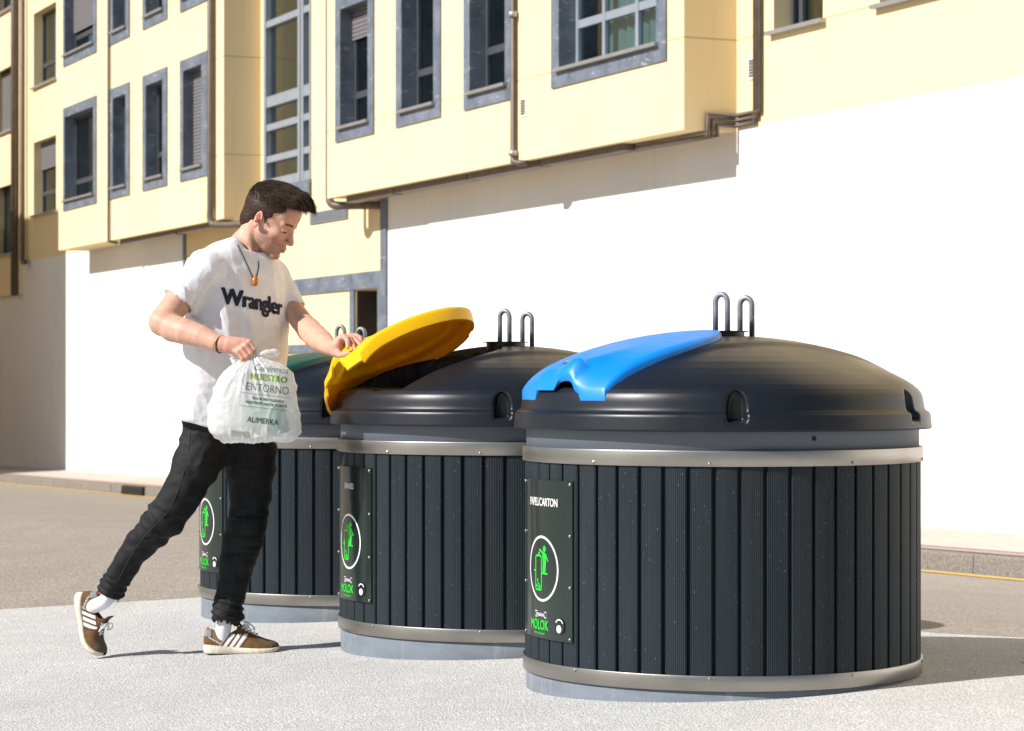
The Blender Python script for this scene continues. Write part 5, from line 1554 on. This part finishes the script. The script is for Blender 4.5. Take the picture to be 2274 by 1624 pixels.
    Qs = np.stack([idx[:-1], np.roll(idx, -1, 1)[:-1], np.roll(idx, -1, 1)[1:], idx[1:]], -1).reshape(-1, 4)
    rel = np.tile([0, 0.15, 0.5, 0.85, 1.06, 1.10, 1.10, 1.06, 0.85, 0.5, 0.15, 0], nx)
    Cc = np.tile(np.array([0.66, 0.60, 0.47]), (len(V), 1)); Cc = Cc * (1 + 0.08 * vnoise(V * 150, 44))[:, None]
    Cc = blend(Cc, (rel < 0.10).astype(float), (0.05, 0.04, 0.06)); Cc = blend(Cc, ((rel > 1.0) & (V[:, 0] < 0.10)).astype(float) * 0.6, (0.42, 0.42, 0.40))
    so_ = part_np('sole', mapf(V), Qs[:, ::-1], M['rubber']); set_col(so_, Cc); so_.parent = up_o
    # tongue and laces
    t = MB()
    def mp(p): return Vector(mapf(np.array([p]))[0]) - Vector(FOOT)
    g_ = []
    for (x, z, hw, th_) in ((0.172, 0.086, 0.016, 0.005), (0.150, 0.101, 0.020, 0.006), (0.134, 0.117, 0.021, 0.006), (0.128, 0.137, 0.018, 0.005), (0.1275, 0.141, 0.012, 0.003)):
        g_.append([mp((x, y_ * hw, z + dz - 0.004 * abs(y_))) for y_, dz in ((-1, 0), (0, 0.004), (1, 0))] + [mp((x - th_, y_ * hw, z - 0.002)) for y_ in (1, 0, -1)])
    VV = [p_ for row in g_ for p_ in row]
    t.add(VV, [(i * 6 + k, i * 6 + (k + 1) % 6, (i + 1) * 6 + (k + 1) % 6, (i + 1) * 6 + k) for i in range(4) for k in range(6)] + [(24, 25, 26, 27, 28, 29)])
    to = t.build('tongue', plain('brown_tongue', (0.075, 0.032, 0.022), 0.7), up_o, True)
    L = MB()
    for i, x in enumerate((0.150, 0.163, 0.176, 0.189, 0.200)):
        z = float(np.interp(x, XS, ZTp)) + 0.001
        hw = 0.019 - 0.0012 * i
        L.tube([mp((x - 0.004, -hw, z - 0.006)), mp((x + 0.001, -hw * 0.4, z + 0.003)), mp((x + 0.004, hw * 0.4, z + 0.003)), mp((x + 0.002, hw, z - 0.006))], 0.0026, 6)
        L.tube([mp((x - 0.002, hw, z - 0.006)), mp((x + 0.003, hw * 0.4, z + 0.004)), mp((x + 0.003, -hw * 0.4, z + 0.004)), mp((x + 0.004, -hw, z - 0.006))], 0.0024, 6)
    for sgn in (-1, 1):
        L.tube(bez([mp((0.152, 0, 0.108)), mp((0.160, sgn * 0.022, 0.118)), mp((0.185, sgn * 0.040, 0.100)), mp((0.192, sgn * 0.034, 0.086)), mp((0.172, sgn * 0.014, 0.098)), mp((0.153, 0, 0.107))], 5), 0.0026, 6)
        L.tube(bez([mp((0.152, 0, 0.108)), mp((0.172, sgn * 0.015, 0.105)), mp((0.190, sgn * 0.030, 0.080))], 5), 0.0022, 6)
    L.build('laces', M['lace'], up_o, True)
    return up_o
M['suede'] = mat_attr('brown_suede', 0.85, 0.10, 300, 0.4, 0.001, spec=0.2)
M['rubber'] = mat_attr('cream_rubber', 0.6, 0.06, 120, 0.15, 0.001, spec=0.4)
M['lace'] = plain('white_lace', (0.72, 0.71, 0.74), 0.85)
fo = P(452.5, 1457.5, 9.33); fo[2] = float(gz(fo[0] + 0.13, fo[1])) + 0.0085
ty_ = R(4)
Tf = np.array([math.cos(ty_), math.sin(ty_), 0]); Bf = np.array([-math.sin(ty_), math.cos(ty_), 0])
sc_ = 1.0
def map_front(p): return fo + sc_ * (p[:, :1] * Tf + p[:, 1:2] * Bf + p[:, 2:3] * np.array([0, 0, 1]))
shoe(map_front, 'shoe', 'left shoe flat on the ground')
# rear foot stands on its toes, bent at the ball
bt = R(24); e_ = np.array([math.cos(bt), -math.sin(bt), 0]); zv = np.array([0, 0, 1.0])
ls = np.linspace(0, 0.30, 301)
tht = np.interp(ls, [0, 0.05, 0.15, 0.20, 0.24, 0.30], [R(4), R(10), R(16), R(30), R(46), R(62)])
cur = np.zeros((301, 2))
for i in range(1, 301): cur[i] = cur[i - 1] + 0.001 * np.array([math.sin(tht[i]), -math.cos(tht[i])])
ro = P(173, 1316, 9.42)
def map_rear(p):
    x = np.clip(p[:, 0], 0, 0.30); cx = np.interp(x, ls, cur[:, 0]); cz = np.interp(x, ls, cur[:, 1]); t_ = np.interp(x, ls, tht)
    c2, s2 = np.cos(t_), np.sin(t_)
    hor = cx + p[:, 2] * c2; ver = cz + p[:, 2] * s2
    Bv = np.array([e_[1], -e_[0], 0]) * -1
    return ro + hor[:, None] * e_ + ver[:, None] * zv + p[:, 1:2] * Bv
lowz = map_rear(np.array([[x, 0, 0.003] for x in np.linspace(0.2, 0.288, 20)]))
tipx, tipy = lowz[np.argmin(lowz[:, 2])][:2]
ro = ro + np.array([0, 0, float(gz(tipx, tipy)) + 0.009 - lowz[:, 2].min()])
shoe(map_rear, 'shoe', 'right shoe standing on its toe')
sk = MB(); f0 = Vector(FOOT)
for (a, b, c, r0) in ((P(501, 1375, 9.33), P(496, 1396, 9.33), map_front(np.array([[0.070, 0, 0.050]]))[0], 0.0290), (P(243, 1318, 9.315), P(233, 1335, 9.325), map_rear(np.array([[0.070, 0, 0.050]]))[0], 0.0275)):
    t = MB(); t.tube([Vector(q_) - f0 for q_ in bez([a, b, c], 6)], r0, 24); t.build('sock', plain('white_sock', (0.74, 0.73, 0.78), 0.9), man, True)
# ---------------------------------------------------------------- carrier bag
BYc = 8.965; bs = BYc / 5400
def PB(px, py, Y=BYc): return P(px, py, Y)
bsl = [(786, 553, 566), (795, 547, 580), (803, 536, 606), (815, 515, 632), (830, 500, 648), (865, 482, 655), (902, 471, 661), (944, 468, 665), (960, 473, 662), (972, 483, 650), (978, 495, 636)]
bz_ = np.array([PB(0, s_[0])[2] for s_ in bsl])[::-1]; bcx = np.array([PB((s_[1] + s_[2]) / 2, 0)[0] for s_ in bsl])[::-1]; bhw = np.array([(s_[2] - s_[1]) / 2 * bs for s_ in bsl])[::-1]
bdp = np.array([0.010, 0.016, 0.028, 0.045, 0.062, 0.080, 0.088, 0.090, 0.086, 0.074, 0.060])[::-1]
K = Sdf(np.arange(PB(460, 0)[0], PB(674, 0)[0], 0.0032), np.arange(8.84, 9.09, 0.004), np.arange(PB(0, 982)[2], PB(0, 780)[2], 0.0032))
def bagf(X, Y, Zz):
    a = np.interp(Zz, bz_, bhw); b_ = np.interp(Zz, bz_, bdp); k0 = (np.abs((X - np.interp(Zz, bz_, bcx)) / a) ** 2.5 + np.abs((Y - BYc) / b_) ** 2.5) ** (1 / 2.5)
    return np.maximum((k0 - 1) * np.minimum(a, b_), np.maximum(Zz - bz_[-1], bz_[0] - Zz))
K.ap(bagf, (K.x[0], K.y[0], K.z[0]), (K.x[-1], K.y[-1], K.z[-1]), 0.006)
V, Q = K.mesh(); V = lap(V, Q, 1, 0.4); N = normals(V, Q)
gp = PB(558, 786); rel = V - gp; az_ = np.arctan2(rel[:, 0], -rel[:, 2] + 0.02); dist = np.linalg.norm(rel, axis=1)
dsp = 0.0050 * ridge(np.stack([az_ * 7, V[:, 1] * 8, dist * 5], -1), 51) * smooth01(dist / 0.05) * smooth01((0.24 - dist) / 0.1)
dsp += 0.0034 * ridge(V * np.array([13, 13, 9]) + 0.6 * vnoise(V * 9, 57)[:, None], 52) + 0.0010 * ridge(V * 45, 53) + 0.006 * vnoise(V * 9, 54)
lowb = smooth01((PB(0, 945)[2] - V[:, 2]) / 0.03)
dsp += 0.005 * lowb * ridge(np.stack([V[:, 0] * 50, V[:, 1] * 40, V[:, 2] * 18], -1), 55)
cr_ = np.clip(ridge(V * np.array([10, 9, 7]) + 0.8 * vnoise(V * 8, 61)[:, None], 60), 0, 1) ** 4 + 0.7 * np.clip(ridge(V * np.array([16, 12, 13]) + 0.5 * vnoise(V * 12, 62)[:, None], 63), 0, 1) ** 4
dsp += 0.0055 * cr_
V = V + N * dsp[:, None]
def mat_bag():
    k = Nd('thin_white_plastic'); co = k.coord()
    df = k.new('ShaderNodeBsdfDiffuse'); df.inputs[0].default_value = (0.90, 0.91, 0.92, 1)
    tl = k.new('ShaderNodeBsdfTranslucent'); tl.inputs[0].default_value = (0.92, 0.94, 0.94, 1)
    gl = k.new('ShaderNodeBsdfGlossy'); gl.inputs['Roughness'].default_value = 0.22
    tr = k.new('ShaderNodeBsdfTransparent')
    b = k.new('ShaderNodeBump'); b.inputs['Strength'].default_value = 0.4; b.inputs['Distance'].default_value = 0.004
    n_ = k.noise(k.mapping(co, (40, 40, 26)), 1.0, 5, 0.65); k.link(n_, b.inputs['Height'])
    for s_ in (df, tl, gl): k.link(b.outputs[0], s_.inputs['Normal'])
    def mx(f, a, c):
        m_ = k.new('ShaderNodeMixShader'); k.val(f, m_.inputs[0]); k.link(a, m_.inputs[1]); k.link(c, m_.inputs[2]); return m_.outputs[0]
    r = mx(0.42, df.outputs[0], tl.outputs[0]); r = mx(0.12, r, gl.outputs[0])
    r = mx(0.33, r, tr.outputs[0]); k.link(r, k.out.inputs[0]); return k.m
M['bag'] = mat_bag()
BO_ = PB(565, 975); bag = empty('plastic_bag', tuple(BO_))
tag(bag, 'thin white plastic carrier bag with green lettering, gripped by its twisted neck', 'bag')
bo_ = mk_np('bag_film', V - BO_, Q, M['bag'], bag)
bag_bvh = bvh_of(V, Q)
t = MB()
def bp(px, py, dy=0): return Vector(PB(px, py, BYc + dy)) - Vector(BO_)
lp = bez([bp(560, 796, -0.01), bp(575, 789, -0.012), bp(595, 781, -0.016), bp(612, 780, -0.014), bp(617, 786, -0.01), bp(606, 791, -0.006), bp(588, 793, -0.006), bp(568, 800, -0.004)], 5)
t.tube(lp, [0.0055 + 0.0030 * abs(math.sin(i * 0.55)) for i in range(len(lp))], 9)
t.build('handle', M['bag'], bag, True)
t = MB(); lp = bez([bp(552, 800, 0), bp(538, 804, 0.004), bp(524, 803, 0.004), bp(517, 797, 0.004), bp(521, 806, -0.004), bp(534, 812, -0.006)], 5)
t.tube(lp, [0.007 + 0.004 * abs(math.sin(i * 0.7)) for i in range(len(lp))], 9); t.build('handle', M['bag'], bag, True)
FOOT_keep = FOOT; FOOT = BO_
gr = plain('leaf_green_print', (0.16, 0.34, 0.01), 0.6); dg_ = plain('dark_green_print', (0.02, 0.075, 0.035), 0.6); gy = plain('grey_green_print', (0.10, 0.15, 0.13), 0.6); oc = plain('ochre_print', (0.30, 0.21, 0.06), 0.6)
rt = R(-7); ub = (math.cos(rt), 0, math.sin(rt)); vb_ = (-math.sin(rt) * 0.6, 0, math.cos(rt))
def bt_(s_, size, px, py, m, **kw): return project_text(bag_bvh, s_, size, PB(px, py), ub, vb_, (0, 1, 0), 0.0014, 'lettering', m, bo_, maxedge=0.010, **kw)
bt_('Cuidemos', 0.034, 604, 826, gy, shear=0.35, sx=0.9)
bt_('NUESTRO', 0.032, 600, 846, gr, bold=0.0013, sx=0.90, spacing=1.08)
bt_('ENTORNO', 0.040, 598, 871, gy, sx=0.80, bold=0.0)
bt_('BOLSA REUTILIZABLE', 0.0125, 600, 890, dg_, bold=0.0004, sx=0.95)
bt_('RESISTENTE HASTA 15 USOS', 0.0125, 596, 899.5, dg_, bold=0.0004, sx=0.95)
bt_('ALIMERKA', 0.030, 589, 940, dg_, bold=0.0005, sx=0.80, spacing=1.04)
bt_('ATENCIÓN', 0.009, 532, 961, oc, sx=0.95)
for (y0, x0, x1) in ((877.5, 540, 648), (906, 537, 646)):
    L_ = (x1 - x0) * bs; n_ = 40
    V2 = []; 
    for i in range(n_ + 1): V2 += [(L_ * (i / n_ - 0.5), 0.0007), (L_ * (i / n_ - 0.5), -0.0007)]
    F2 = [(2 * i, 2 * i + 1, 2 * i + 3, 2 * i + 2) for i in range(n_)]
    F2 = [f_[:3] for f_ in F2] + [(f_[0], f_[2], f_[3]) for f_ in F2]
    project_text(bag_bvh, None, 0, PB((x0 + x1) / 2, y0), ub, vb_, (0, 1, 0), 0.0014, 'printed_line', gy, bo_, maxedge=0.010, pre=(V2, F2))
for i in range(6):
    L_ = 42 * bs; V2 = []
    for q_ in range(21): V2 += [(L_ * (q_ / 20 - 0.5), 0.0005), (L_ * (q_ / 20 - 0.5), -0.0005)]
    F2 = [(2 * a, 2 * a + 1, 2 * a + 3) for a in range(20)] + [(2 * a, 2 * a + 3, 2 * a + 2) for a in range(20)]
    project_text(bag_bvh, None, 0, PB(540, 957 + i * 2.4), ub, vb_, (0, 1, 0), 0.0014, 'printed_line', oc, bo_, maxedge=0.010, pre=(V2, F2))
FOOT = FOOT_keep
# things inside the bag, seen faintly through the film
def lathe_obj(prof, m, name, parent, n=32):
    t = MB(); t.lathe(prof, n); return t.build(name, m, parent, True)
gb = empty('green_bottle', tuple(PB(625, 962, BYc + 0.005)), 0); gb.rotation_euler = (R(8), R(-14), 0)
tag(gb, 'teal green plastic bottle standing inside the white carrier bag, at its right', 'bottle')
lathe_obj([(0.0, 0.0), (0.030, 0.001), (0.033, 0.008), (0.033, 0.085), (0.024, 0.105), (0.012, 0.118), (0.012, 0.128), (0.0, 0.128)], plain('teal_plastic', (0.01, 0.22, 0.14), 0.3), 'bottle_body', gb)
lathe_obj([(0.013, 0.122), (0.0145, 0.123), (0.0145, 0.136), (0.0, 0.137)], plain('white_cap', (0.7, 0.7, 0.7), 0.4), 'cap', gb)
cb = empty('food_carton', tuple(PB(560, 955, BYc - 0.02)), R(20)); cb.rotation_euler = (0, R(14), R(20))
tag(cb, 'pale green drink carton lying inside the white carrier bag, at its middle', 'carton')
t = MB(); t.box(-0.04, 0.04, -0.02, 0.02, 0.0, 0.085); t.add([(-0.04, -0.02, 0.085), (0.04, -0.02, 0.085), (0.04, 0.02, 0.085), (-0.04, 0.02, 0.085), (-0.04, 0, 0.105), (0.04, 0, 0.105)], [(0, 1, 5, 4), (2, 3, 4, 5), (1, 2, 5), (3, 0, 4)])
t.build('carton_body', plain('pale_green_card', (0.12, 0.38, 0.27), 0.6), cb)
t = MB(); t.box(-0.030, 0.030, -0.0225, -0.0203, 0.02, 0.05); t.build('printed_panel', plain('card_panel', (0.6, 0.45, 0.25), 0.6), cb)
